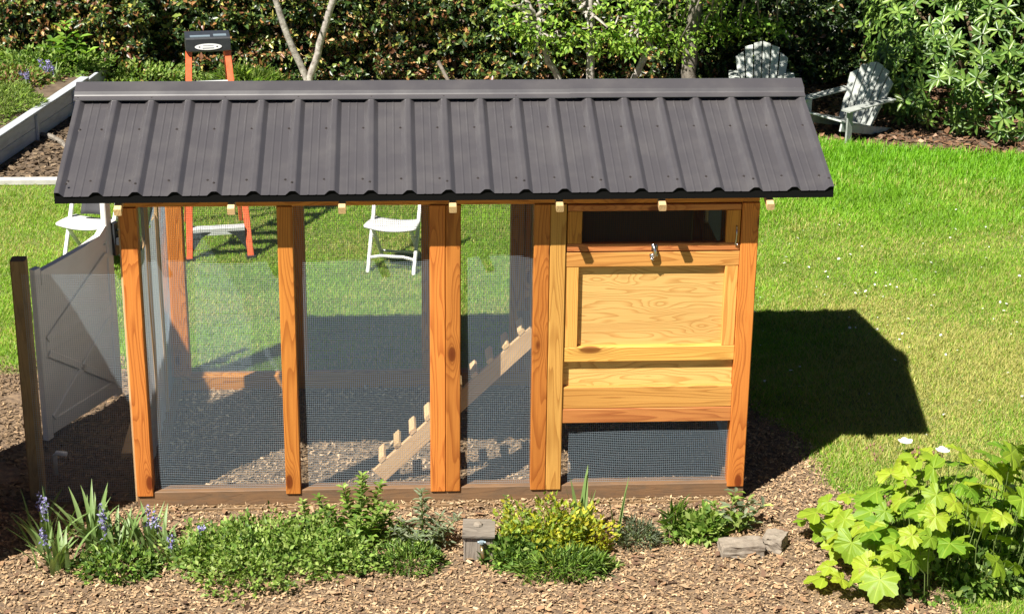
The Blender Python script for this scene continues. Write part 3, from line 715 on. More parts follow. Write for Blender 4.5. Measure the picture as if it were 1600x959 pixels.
# ------------------------------------------------------------------ left raised bed
rb_ = thing('retaining_wall', 'pale grey board retaining wall edging the bare soil bed', 'retaining wall', (-3.9, 8.9, 0), world=True)
A0, A1 = Vector((-4.34, 7.0, 0)), Vector((-3.66, 9.78, 0))
for z in (.075, .212): beam('board', A0 + Vector((0, 0, z)), A1 + Vector((0, 0, z)), .04, .134, 'board_white', rb_)
dd = (A1 - A0).normalized()
beam('cap_board', A0 + Vector((-.01, 0, .296)), A1 + Vector((-.01, 0, .296)), .10, .03, 'board_white', rb_)
for t in (.15, .5, .85):
    p = A0.lerp(A1, t) + Vector((.034, -.008, 0)); plank('stake', (p.x - .015, p.y - .02, 0), (p.x + .012, p.y + .02, .275), 'board_white', rb_)
beam('board', A1 + Vector((.01, .01, .14)), (-3.4, 11.0, .14), .04, .27, 'board_white', rb_)
ke = plank('concrete_edging', (-8, 6.86, 0), (-2.25, 6.95, .06), 'concrete', None, .008); tag(ke, 'pale concrete edging strip between lawn and soil bed', 'edging')
st_ = MB().tube([(-4.02, 8.55, .03), (-3.85, 8.40, .045), (-3.70, 8.22, .03), (-3.62, 8.02, .025)], [.022, .028, .026, .018], 7).build('dry_stick', 'bark'); tag(st_, 'dry pale stick lying on the bare soil', 'stick')
po = MB().tube([(.22, 10.05, .40), (.37, 9.92, .12), (.43, 9.87, 0)], [.021, .021, .021], 8).build('leaning_pole', 'grey_wood'); tag(po, 'thin grey pole leaning against the hedge behind the ridge', 'pole')
# ------------------------------------------------------------------ hedges
def hedge(name, label, x0, x1, yf, depth, h, n, cols, wfn, parts_z=1.05, stems=40, group=None):
    t = thing(name, label, 'hedge', ((x0 + x1) / 2, yf + depth / 2, 0), world=True, group=group)
    x = rng.uniform(x0, x1, n); z = np.where(rng.random(n) < .80, rng.uniform(0, parts_z, n), rng.uniform(parts_z, h, n))
    bulge = .16 * lfn(x * 2.2, z * 3.0, 1.5) + .10 * lfn(x * 5, z * 6, 1.5, 2.) + .05 * lfn(x * 12, z * 13, 1.2, 4.)
    e = np.minimum(rng.exponential(.16, n), depth)
    gap = (lfn(x * 7, z * 9, 1.5, 1.) + .5 * lfn(x * 15, z * 17, 1.3, 2.)) < -.12; e = np.where(gap, np.minimum(e + .30, depth), e)
    y = yf + .2 - bulge + e + .12 * (z / h) ** 2 * 2
    pos = np.stack([x, y, z], 1)
    nr = np.tile([-.25, -.8, .55], (n, 1)) + rng.normal(0, .55, (n, 3)); d = rdir(n) + np.array([0, -.3, -.25])
    L = rng.uniform(.045, .10, n); w = wfn(x, z)
    idx = (rng.random((n, 1)) > np.cumsum(w, 1)).sum(1).clip(0, len(cols) - 1)
    col = np.array(cols)[idx] * rng.uniform(.6, 1.35, (n, 1))
    V, F, C = scatter(pos, d, nr, L, L * rng.uniform(.42, .6, n), col, T_LEAF)
    tag(np_obj('foliage', V, F, 'leaf_gloss', t, col=C), kind='stuff')
    for k in range(stems):
        xs = rng.uniform(x0, x1); ys = yf + rng.uniform(.35, depth * .9); 
        MB().tube([(xs, ys, 0), (xs + rng.normal(0, .05), ys + rng.normal(0, .05), .5), (xs + rng.normal(0, .12), ys + rng.normal(0, .1), h * .9)], [.03, .022, .01], 5).build('stem', 'twig', t)
    return t
HC = [(.024, .05, .013), (.06, .11, .025), (.20, .26, .055), (.46, .40, .09), (.36, .18, .065), (.18, .075, .036), (.55, .36, .17)]
def w_left(x, z):
    a = np.clip(lfn(x * 1.3, z * 1.5, 1.3) * .9 + .5 - (x + 3) * .07, 0, 1); y_ = np.clip(lfn(x * 1.9, z * 2.2, 1.4, 3.) + .2, 0, 1)
    w = np.stack([.36 + 0 * a, .26 + 0 * a, .14 + .25 * y_, .02 + .2 * y_ * a, .03 + .16 * a, .05 + .14 * a, .01 + .06 * a], 1); return w / w.sum(1, keepdims=True)
def w_dark(x, z):
    a = np.clip(lfn(x * 1.5, z * 2, 1.4) + .1, 0, 1); w = np.stack([.60 + 0 * a, .26 + 0 * a, .08 + .1 * a, .02 * a, .02 + 0 * a, .03 + 0 * a, 0 * a], 1); return w / w.sum(1, keepdims=True)
hedge('hedge', 'clipped evergreen hedge with bronze and yellow leaves along the back', -3.2, 2.9, 10.45, 1.2, 1.7, 66000, HC, w_left)
hedge('hedge', 'bronze tinted hedge at the upper left above the retaining wall', -7.0, -3.0, 10.25, 1.4, 1.9, 48000, HC, w_left)
hedge('hedge', 'dark green hedge behind the slatted garden chairs', 2.95, 9.0, 10.2, 1.2, 2.0, 52000, HC, w_dark)

# ------------------------------------------------------------------ trees
def limb(p0, p1, r0, r1, wob=.06, n=6):
    p0 = Vector(p0); p1 = Vector(p1)
    pts = [p0.lerp(p1, k / (n - 1)) + (Vector(rng.normal(0, wob, 3)) if 0 < k < n - 1 else Vector((0, 0, 0))) for k in range(n)]
    return pts, [r0 + (r1 - r0) * k / (n - 1) for k in range(n)]
def crown(t, tips, nl, spread, L, cols, w, mat='leaf_soft', flat=.6):
    P = []
    for tp in tips:
        c = np.array(tp); P.append(c + rng.normal(0, 1, (nl, 3)) * np.array([spread, spread, spread * flat]))
    pos = np.concatenate(P); n = len(pos)
    d = rdir(n) + np.array([0, -.2, -.3]); nr = np.tile([-.3, -.4, .9], (n, 1)) + rng.normal(0, .5, (n, 3))
    l = rng.uniform(L * .7, L * 1.25, n)
    V, F, C = scatter(pos, d, nr, l, l * .5, palette(n, cols, w, .25), T_LEAF)
    return tag(np_obj('crown', V, F, mat, t, col=C), kind='stuff')
def tree(label, trunks, tips, nl, spread, L, cols, w, bark, group=None, rr=(.05, .03)):
    b = trunks[0][0]; t = thing('garden_tree', label, 'tree', (b[0], b[1], 0), world=True, group=group)
    for tr in trunks:
        m = MB()
        r = list(np.linspace(tr[-1][0], tr[-1][1], len(tr) - 1)); pts = []; rads = []
        for i in range(len(tr) - 2):
            a, c = Vector(tr[i]), Vector(tr[i + 1])
            for k in range(4):
                pts.append(a.lerp(c, k / 4) + Vector(rng.normal(0, .006, 3))); rads.append((r[i] + (r[i + 1] - r[i]) * k / 4) * rng.uniform(.9, 1.12))
        pts.append(Vector(tr[-2])); rads.append(r[-1])
        m.tube(pts, rads, 9).build('trunk', bark, t, True)
    m = MB()
    ends = [Vector(tr[-2]) for tr in trunks] + [Vector(tr[-3]).lerp(Vector(tr[-2]), .55) for tr in trunks]
    for tp in tips:
        s = min(ends, key=lambda q: (q - Vector(tp)).length); p, r = limb(s, tp, rr[1], .006, .05); m.tube(p, r, 5)
    m.build('limb', bark, t, True)
    if nl: crown(t, tips, nl, spread, L, cols, w)
    return t
GRN = [(.13, .25, .03), (.24, .40, .05), (.36, .50, .08), (.07, .14, .02)]
def tips_for(cx, cy, n, sx, sy, z0, z1): return [(cx + rng.normal(0, sx), cy + rng.normal(0, sy), rng.uniform(z0, z1)) for _ in range(n)]
tree('forked pale trunked tree in front of the bronze hedge', [[(-1.25, 10.05, 0), (-1.255, 10.05, .20), (-1.50, 10.0, .84), (-1.75, 10.0, 2.0), (.045, .03)], [(-1.235, 10.05, 0), (-1.215, 10.05, .22), (-1.10, 10.0, .60), (-.85, 9.9, 1.4), (-.7, 9.8, 2.1), (.05, .03)]],
     tips_for(-1.3, 10.1, 14, .6, .3, 1.9, 2.6), 60, .2, .06, GRN, [2, 3, 2, 1], 'birch_bark')
lowt = [(1.15, 9.9, .78), (1.35, 9.8, .74), (1.55, 9.85, .66), (1.75, 9.8, .72), (1.95, 9.75, .62), (1.6, 9.9, .60), (2.05, 9.8, .72), (1.3, 9.9, .62), (1.0, 10., .82), (1.8, 9.7, .85), (1.5, 9.8, .9)]
tree('small leafy tree with a leaning and an upright trunk', [[(1.60, 10.0, 0), (1.57, 10.0, .2), (1.42, 9.95, .50), (1.3, 10., .9), (.05, .025)], [(1.93, 10.0, 0), (1.935, 10.0, .3), (1.93, 10.0, .7), (1.9, 10.1, 1.4), (.055, .035)]],
     lowt + tips_for(1.5, 10.0, 12, .4, .2, .9, 1.6), 52, .085, .074, GRN, [2, 4, 3, 1], 'birch_bark', 'low fruit trees before the hedge')
lowt = [(2.25, 9.85, .70), (2.45, 9.8, .62), (2.6, 9.8, .74), (2.35, 9.8, .62), (2.75, 9.85, .70), (2.15, 9.8, .8), (2.5, 9.75, .84), (2.3, 9.9, .56)]
tree('small leafy tree with one slanting trunk', [[(2.40, 9.95, 0), (2.42, 9.95, .2), (2.55, 9.95, .5), (2.62, 10.0, .8), (2.6, 10.1, 1.3), (.045, .025)]],
     lowt + tips_for(2.5, 10.0, 10, .35, .2, .9, 1.6), 52, .085, .074, GRN, [2, 4, 3, 1], 'birch_bark', 'low fruit trees before the hedge')
lowt = [(2.9, 9.85, .78), (3.1, 9.8, .72), (3.35, 9.8, .83), (3.55, 9.8, .80), (2.85, 9.8, .58), (3.8, 9.8, .84), (4.0, 9.8, .80), (3.25, 9.85, .9)]
tree('leafy tree with the thickest trunk, left of the slatted chairs', [[(3.06, 9.9, 0), (3.04, 9.9, .3), (3.05, 9.9, .8), (3.15, 9.9, 1.5), (3.3, 9.3, 2.4), (3.4, 8.4, 2.9), (.10, .05)]],
     lowt + tips_for(3.2, 9.9, 10, .4, .2, .95, 1.6) + [(2.2 + rng.uniform(0, 2.1), 6.85 + rng.uniform(0, 2.6), rng.uniform(2.55, 3.3)) for _ in range(105)], 75, .10, .07, GRN, [2, 4, 2, 1], 'bark', 'low fruit trees before the hedge', (.1, .035))

# ------------------------------------------------------------------ rhododendron
def rhodo():
    t = thing('rhododendron', 'large rhododendron bush with long glossy leaves at the right', 'shrub', (6.3, 9.2, 0), world=True)
    c = np.array([6.55, 9.45, .75]); rad = np.array([1.75, 1.75, 1.25])
    tv, tf = T_OVAL
    N = 1500; P = []
    while len(P) < N:
        u = unit(rng.normal(0, 1, 3)); 
        if u[2] < -.55: continue
        r = 1 + .10 * math.sin(u[0] * 9) * math.sin(u[2] * 8 + 1) + rng.normal(0, .05) - rng.exponential(.09)
        p = c + u * rad * r
        if p[0] < 5.0 and p[2] > .15: continue
        if p[2] < .06: p[2] = rng.uniform(.06, .4)
        P.append((p, u))
    hero = []; pos = []; dd_ = []; nn_ = []; LL = []
    view = unit(np.array([-.28, -11.42, 5.87]) - c)
    for p, u in P:
        ax = unit(u * .8 + np.array([-.1, -.2, .5]) + rng.normal(0, .2, 3)); a = unit(np.cross(ax, rng.normal(0, 1, 3))); b = np.cross(ax, a)
        k = rng.integers(6, 9); L = rng.uniform(.10, .15)
        h = float(u @ view) > .55 and p[2] < 1.05 and p[0] < 6.5
        for j in range(k):
            th = 2 * math.pi * j / k + rng.normal(0, .15); d = unit((a * math.cos(th) + b * math.sin(th)) + ax * rng.uniform(-.15, .35))
            rec = (p + d * .008, d, unit(ax + rng.normal(0, .15, 3)), L * rng.uniform(.8, 1.1))
            (hero if h and len(hero) < 290 else pos).append(rec)
    n = len(pos)
    V, F, C = scatter(np.array([r[0] for r in pos]), np.array([r[1] for r in pos]), np.array([r[2] for r in pos]), np.array([r[3] for r in pos]), np.array([r[3] for r in pos]) * .32,
                      palette(n, [(.055, .12, .02), (.11, .20, .035), (.19, .29, .055)], [3, 4, 3], .25), T_OVAL)
    tag(np_obj('foliage', V, F, 'leaf_gloss', t, col=C), kind='stuff')
    me = bpy.data.meshes.new('leaf'); me.from_pydata([tuple(q * np.array([1, .32, 1])) for q in tv], [], [tuple(int(i) for i in q) for q in tf]); me.materials.append(MATS['rhodo_leaf'])
    for p, d, nn, L in hero:
        s = unit(np.cross(nn, d)); w = np.cross(d, s); o = bpy.data.objects.new('leaf', me); link(o, t)
        o.matrix_basis = Matrix.Translation(p) @ Matrix(((d[0], s[0], w[0]), (d[1], s[1], w[1]), (d[2], s[2], w[2]))).to_4x4() @ Matrix.Scale(L, 4)
    for k in range(7):
        a = k * .9; MB().tube([(6.4 + .1 * math.cos(a), 9.3 + .1 * math.sin(a), 0), (6.4 + .5 * math.cos(a), 9.3 + .5 * math.sin(a), .5), (6.4 + 1.1 * math.cos(a), 9.3 + 1.1 * math.sin(a), 1.2)], [.04, .03, .012], 6).build('stem', 'twig', t)
rhodo()

# ------------------------------------------------------------------ small plants
def ribbon(base, ang, L, w, lean, curl, n=6, twist=.3):
    """strap leaf: list of verts and quads, V shaped"""
    v = []; dirx, diry = math.cos(ang), math.sin(ang); sx, sy = -diry, dirx
    z = 0; r = 0; th = lean
    for k in range(n + 1):
        f = k / n; ww = w * (1 - f ** 2.2) * (.55 + .9 * f if f < .5 else 1) + .0004
        px, py = base[0] + dirx * r, base[1] + diry * r
        v += [(px - sx * ww, py - sy * ww, base[2] + z + ww * .35), (px, py, base[2] + z), (px + sx * ww, py + sy * ww, base[2] + z + ww * .35)]
        r += math.sin(th) * L / n; z += math.cos(th) * L / n; th += curl / n
    f = []
    for k in range(n): f += [(3 * k, 3 * k + 1, 3 * k + 4, 3 * k + 3), (3 * k + 1, 3 * k + 2, 3 * k + 5, 3 * k + 4)]
    return v, f
def strap_plant(label, loc, nleaf, L, w, spread=.08, lean=(.1, .6), curl=(.2, 1.2), mat='iris_leaf', flowers=0, fcol=None, cat='plant', name='strap_leaf_plant', fh=1.05, group=None):
    t = thing(name, label, cat, loc, group=group)
    for k in range(nleaf):
        a = rng.uniform(0, 2 * math.pi); rr = rng.uniform(0, spread)
        v, f = ribbon((rr * math.cos(a), rr * math.sin(a), 0), a + rng.normal(0, .5), L * rng.uniform(.7, 1.15), w * rng.uniform(.7, 1.2), rng.uniform(*lean), rng.uniform(*curl))
        MB().add(v, f).build('leaf', mat, t, True)
    for k in range(flowers):
        a = rng.uniform(0, 2 * math.pi); rr = rng.uniform(.2, 1.1) * spread; bx, by = rr * math.cos(a), rr * math.sin(a); h = L * fh * rng.uniform(.8, 1.15)
        dx, dy = rng.normal(0, .025, 2)
        st = MB().tube([(bx, by, 0), (bx + dx * .5, by + dy * .5, h * .6), (bx + dx, by + dy, h)], .0035, 5).build('flower_stem', 'green_stem', t)
        n = 34; f_ = rng.uniform(.62, 1.02, n); pos = np.stack([bx + dx * f_, by + dy * f_, h * f_], 1) + rng.normal(0, .010, (n, 3))
        d = rdir(n) + np.array([0, 0, -.3]); V, F, C = scatter(pos, d, rdir(n), rng.uniform(.017, .027, n), .014, palette(n, fcol, [1] * len(fcol), .2), T_LEAF)
        tag(np_obj('florets', V, F, 'petal', st, col=C), kind='stuff')
    return t
PURP = [(.30, .28, .56), (.44, .42, .66), (.24, .20, .44)]
def mound(name, label, cat, loc, rx, ry, h, n, L, cols, w, ratio=.5, mat='leaf_soft', up=.6, stems=8, T=T_LEAF, fill=.55, group=None, bump=.18):
    t = thing(name, label, cat, loc, group=group)
    u = unit(rng.normal(0, 1, (n, 3))); u[:, 2] = np.abs(u[:, 2])
    ph = rng.uniform(0, 6)
    r = (1 - np.minimum(rng.exponential(.22, n), .9) * fill) * (1 + bump * np.sin(u[:, 0] * 7 + ph) * np.sin(u[:, 1] * 6 + ph) + bump * .8 * np.sin(u[:, 2] * 9 + u[:, 0] * 5 + ph))
    pos = u * r[:, None] * np.array([rx, ry, h]); pos[:, 2] = np.maximum(pos[:, 2], .008)
    d = unit(u + rng.normal(0, .6, (n, 3)) + np.array([0, 0, .2])); nr = u * .5 + np.array([0, -.15, up]) + rng.normal(0, .4, (n, 3))
    l = rng.uniform(.65, 1.25, n) * L
    V, F, C = scatter(pos, d, nr, l, l * ratio, palette(n, cols, w, .22), T)
    tag(np_obj('foliage', V, F, mat, t, col=C), kind='stuff')
    for k in range(stems):
        a = 2 * math.pi * k / stems; e = (rx * .7 * math.cos(a), ry * .7 * math.sin(a), h * rng.uniform(.4, .8))
        MB().tube([(0, 0, 0), (e[0] * .4, e[1] * .4, e[2] * .5), e], [.004, .003, .0015], 4).build('stem', 'green_stem', t)
    return t
def stem_plant(name, label, cat, loc, stems, L, ratio, cols, w, pairs=.045, mat='leaf_soft', droop=.2, tipflower=None, T=T_OVAL, whorl=3):
    """upright stems with leaves in pairs or whorls"""
    t = thing(name, label, cat, loc); parts = []
    for (dx, dy, h, lx, ly) in stems:
        pts = [Vector((dx + lx * f * f, dy + ly * f * f, h * f)) for f in np.linspace(0, 1, 6)]
        MB().tube(pts, [.006, .005, .0045, .004, .003, .002], 5).build('stem', 'green_stem', t)
        k = 0; z = h * .12
        while z < h:
            f = z / h; p = np.array([dx + lx * f * f, dy + ly * f * f, z]); ll = L * (1.1 - .55 * f)
            a0 = k * 1.1
            m = whorl; a = a0 + 2 * np.pi * np.arange(m) / m + rng.normal(0, .2, m)
            d = np.stack([np.cos(a), np.sin(a), np.full(m, .45 - droop * (1 - f)) + rng.normal(0, .15, m)], 1)
            nr = np.tile([0, 0, 1.], (m, 1)) + d * -.2 + rng.normal(0, .15, (m, 3))
            parts.append(scatter(np.tile(p, (m, 1)), d, nr, ll * rng.uniform(.8, 1.2, m), ll * ratio, palette(m, cols, w, .2), T)); z += pairs * rng.uniform(.8, 1.2); k += 1
    V, F, C = merge(parts); tag(np_obj('leaves', V, F, mat, t, col=C), kind='stuff'); return t
G1 = [(.14, .25, .04), (.22, .33, .06), (.32, .41, .11), (.07, .13, .025)]
GY = [(.42, .42, .03), (.30, .36, .035), (.20, .29, .04), (.55, .50, .05)]
GS = [(.22, .26, .16), (.30, .33, .22), (.14, .18, .10)]
# bottom left: strap leaves with blue purple flower spikes
for k, (x, y, L, fl, lb) in enumerate([(-2.46, -.50, .30, 3, 'strap leaved plant with purple spikes at the far bottom left'), (-2.18, -.48, .30, 1, 'broad strap leaf clump right of the leftmost purple spikes'),
        (-2.02, -.62, .24, 2, 'low strap leaf clump with paired purple flower heads'), (-1.82, -.55, .24, 3, 'strap leaf clump with pale purple spikes before the coop corner'), (-2.36, -.78, .26, 1, 'strap leaf clump along the bottom left edge of the bed'), (-1.62, -.72, .20, 2, 'small strap leaf clump with one purple spike beside the groundcover')]):
    strap_plant(lb, (x, y, .004), 26, L * 1.2, .017, .12, (.03, .6), (.1, .9), flowers=fl, fcol=PURP, group='strap leaved bulbs in the planting bed')
mound('low_shrub', 'low dark leafy clump between the purple flower spikes', 'plant', (-1.98, -.82, .004), .26, .16, .14, 900, .045, G1, [3, 2, 1, 3])
gl = ['small leaved green groundcover nearest the purple flowers', 'green groundcover mound left of the tall shrub', 'bright green groundcover under the tall shrub', 'green groundcover mound right of the purple flower bed', 'low green herb at the foot of the tall shrub', 'green groundcover along the lower edge of the bed']
for k, (x, y, rx, h) in enumerate([(-1.42, -.72, .24, .13), (-1.10, -.66, .22, .14), (-.82, -.72, .24, .13), (-1.26, -.55, .20, .10), (-.62, -.80, .22, .12), (-1.18, -.95, .34, .14)]):
    mound('groundcover', gl[k], 'plant', (x, y, .004), rx, rx * .72, h * 1.55, 1500, .036, G1, [2, 4, 3, 1], .55, bump=.38, fill=.9, group='groundcover mounds in the planting bed')
stem_plant('leafy_shrub', 'tallest upright green leafy shrub before the middle posts', 'shrub', (-.52, -.55, .004), [(0, 0, .50, .02, 0), (.06, .03, .42, .07, 0), (-.05, .02, .40, -.05, 0), (.04, -.05, .34, .12, -.04), (-.10, -.02, .30, -.10, 0), (-.02, -.07, .28, 0, -.08), (.1, 0, .3, .13, 0), (-.16, 0, .34, -.1, .02)], .085, .45, G1, [2, 4, 3, 1], .026, whorl=4)
stem_plant('leafy_shrub', 'shorter upright green plant left of the tallest shrub', 'shrub', (-.86, -.42, .004), [(0, 0, .26, -.02, 0), (.05, 0, .2, .05, 0), (-.05, -.02, .18, -.06, 0), (.02, -.06, .2, .03, -.03)], .075, .45, G1, [2, 3, 3, 2], .024, whorl=4)
stem_plant('sage_plant', 'grey green sage with a tall flower stalk beside the tap box', 'plant', (-.13, -.58, .004), [(0, 0, .40, -.01, 0), (.05, .02, .22, .07, 0), (-.06, 0, .2, -.09, 0), (.03, -.06, .2, .08, -.06), (-.08, -.05, .18, -.1, -.05), (.1, 0, .2, .12, .02), (-.02, -.08, .18, -.02, -.12), (-.13, .02, .18, -.08, 0)], .10, .27, GS, [3, 2, 3], .022, droop=.5, whorl=4)
mound('herb_clump', 'dark thin leaved herb clump below the sage', 'plant', (-.22, -.82, .004), .2, .14, .13, 900, .05, G1, [4, 2, 1, 3], .2)
mound('yellow_shrub', 'yellow green flowering shrub right of the tap box', 'shrub', (.60, -.66, .004), .30, .20, .27, 2200, .04, GY, [2, 3, 4, 1], .55, bump=.32, fill=.8)
mound('yellow_shrub', 'brightest yellow clump below the long iris leaves', 'shrub', (.83, -.68, .004), .20, .16, .22, 1300, .036, GY, [4, 2, 1, 3], .55, bump=.32, fill=.8)
mound('groundcover', 'dark green leafy edge beside the tap box', 'plant', (.43, -.80, .004), .16, .12, .16, 700, .05, G1, [4, 2, 1, 3])
mound('herb_clump', 'fine green grassy herb below the yellow shrub', 'plant', (.72, -.92, .004), .30, .14, .11, 1500, .07, G1, [3, 3, 1, 1], .12)
strap_plant('upright blue green iris leaves before the nest house', (.86, -.50, .004), 9, .43, .026, .035, (.02, .32), (-.05, .35), group=None, name='iris')
strap_plant('single slender iris shoot right of the yellow shrub', (1.08, -.58, .004), 4, .42, .017, .015, (.0, .14), (0, .2), name='iris')
mound('lavender', 'small grey lavender mound in the open mulch', 'plant', (1.22, -.58, .004), .13, .11, .15, 700, .05, GS, [2, 1, 4], .13, fill=.8)
stem_plant('leafy_herb', 'broad leaved green herb beside the stone blocks', 'plant', (1.83, -.38, .004), [(0, 0, .26, .03, 0), (.05, .02, .2, .09, 0), (-.05, 0, .18, -.08, 0), (.02, -.06, .16, .05, -.08), (.1, -.02, .18, .12, -.02)], .13, .34, GS + G1[1:3], [3, 2, 3, 3, 2], .045, droop=.3)
mound('leafy_herb', 'bright green low herb left of the stone blocks', 'plant', (1.62, -.50, .004), .14, .11, .15, 500, .06, G1, [2, 4, 3, 0], .6)
mound('grass_tuft', 'thin dark grass tuft beside the bright herb', 'plant', (1.47, -.46, .004), .05, .05, .16, 130, .12, G1, [3, 1, 0, 2], .06)
sl_ = ['loose green sprigs rising from the groundcover nearest the purple flowers', 'loose green sprigs left of the shorter upright plant', 'pale sprigs between the tallest shrub and the sage', 'thin green sprigs behind the yellow shrub', 'thin weedy sprigs in the open mulch by the lavender', 'leafy sprigs at the lower edge left of the tap box']
for k, (x, y, ns, h, sp) in enumerate([(-1.5, -.6, 9, .17, .2), (-1.1, -.6, 9, .18, .22), (-.33, -.55, 6, .20, .12), (.55, -.5, 6, .24, .15), (1.35, -.62, 4, .09, .12), (-.5, -.85, 9, .17, .25)]):
    stem_plant('weedy_sprigs', sl_[k], 'plant', (x, y, .004), [(rng.normal(0, sp), rng.normal(0, sp * .5), h * rng.uniform(.5, 1.2), rng.normal(0, .06), rng.normal(0, .05)) for _ in range(ns)], .05, .4, G1, [2, 3, 3, 1], .028)
def reg_dry(n):
    x = rng.uniform(-2.9, 2.9, n); y = rng.uniform(-1.6, -.06, n); k = x < lawn_right(y) + .2; return np.column_stack([x[k], y[k]])
chips('dry_leaves', 'curled dry leaves and bark flakes strewn over the bed', 900, reg_dry, .016, (.03, .065), (.35, .6), [(.30, .18, .10), (.36, .25, .15), (.16, .095, .06)], [3, 1, 3], 'dry leaves')
chips('sill_chips', None, 700, lambda n: np.column_stack([rng.uniform(-1.9, 1.9, n), rng.uniform(-.04, -.014, n)]), .029, (.01, .035), (.2, .5), [(.36, .25, .15), (.45, .33, .2), (.25, .16, .09)], [3, 2, 2], parent=coop)
# back left planting
stem_plant('broadleaf_plant', 'tall bright green broad leaved plant behind the retaining wall', 'plant', (-3.92, 10.25, .27), [(0, 0, .52, 0, 0), (.06, 0, .42, .12, 0), (-.08, 0, .40, -.12, 0), (0, -.08, .32, .02, -.1), (.1, -.04, .26, .2, -.05)], .24, .4, [(.16, .30, .035), (.24, .40, .06), (.10, .2, .03)], [3, 3, 1], .075)
strap_plant('purple flower spikes beside the broad leaved plant', (-4.02, 9.75, .27), 12, .2, .012, .10, flowers=7, fcol=PURP, fh=1.0, name='hyacinth')
strap_plant('pale purple flower spikes nearest the left frame edge', (-4.25, 9.45, .27), 10, .16, .012, .10, flowers=4, fcol=PURP, fh=1.0, name='hyacinth')
mound('groundcover', 'bright grassy green strip along the top of the retaining wall', 'plant', (-4.55, 8.75, .27), .55, .75, .10, 5200, .07, G1, [1, 3, 4, 1], .12)
mound('groundcover', 'leafy green planting between hedge and purple spikes', 'plant', (-4.2, 10.2, .27), .75, .3, .22, 3000, .06, G1, [3, 3, 2, 2])
mound('groundcover', 'orange and green low planting above the retaining wall', 'plant', (-4.55, 9.7, .27), .55, .40, .14, 2200, .05, [(.30, .17, .08), (.16, .24, .05), (.2, .3, .05)], [2, 2, 2])
mound('groundcover', 'bright green low planting at the foot of the hedge', 'plant', (-3.2, 10.35, .0), .75, .25, .26, 2200, .06, G1, [2, 3, 3, 1])
mound('grass_tuft', 'spiky green grass tuft behind the ladder top', 'plant', (-1.95, 10.2, .0), .5, .2, .26, 900, .14, G1, [2, 3, 3, 1], .07)

# ------------------------------------------------------------------ thimbleberry bush, every leaf its own part
def lobed(n_l=5, fold=.10):
    pts = []; lob = [(-125, .62), (-62, .86), (0, 1.0), (62, .86), (125, .62)]
    ang = np.linspace(-165, 165, 45); out = []
    for i, a in enumerate(ang):
        r = max(l * math.exp(-((a - c) / 27.) ** 2) for c, l in lob); r = .60 + .38 * r if r > .2 else .54
        if abs(a) > 150: r = .55 - (abs(a) - 150) / 15 * .25
        r *= 1 + (.045 if i % 2 else -.03)
        out.append((a, r))
    v = [(0, 0, 0)]; mid = []; rim = []
    for i, (a, r) in enumerate(out):
        ar = math.radians(a); ridge = min(abs(a - c) for c, _ in lob)
        zz = -.10 * r * r + (-.0 if ridge < 8 else .055 * min(1, ridge / 28.))
        mid.append((math.cos(ar) * r * .55, math.sin(ar) * r * .55, zz * .8)); rim.append((math.cos(ar) * r, math.sin(ar) * r, zz - (.12 + .10 * math.cos(ar * 2 + len(v))) * r ** 3 + rng.normal(0, .018)))
    n = len(out); v += mid + rim; f = [(0, 1 + i, 2 + i) for i in range(n - 1)] + [(1 + i, 1 + n + i, 2 + n + i, 2 + i) for i in range(n - 1)]
    return v, f
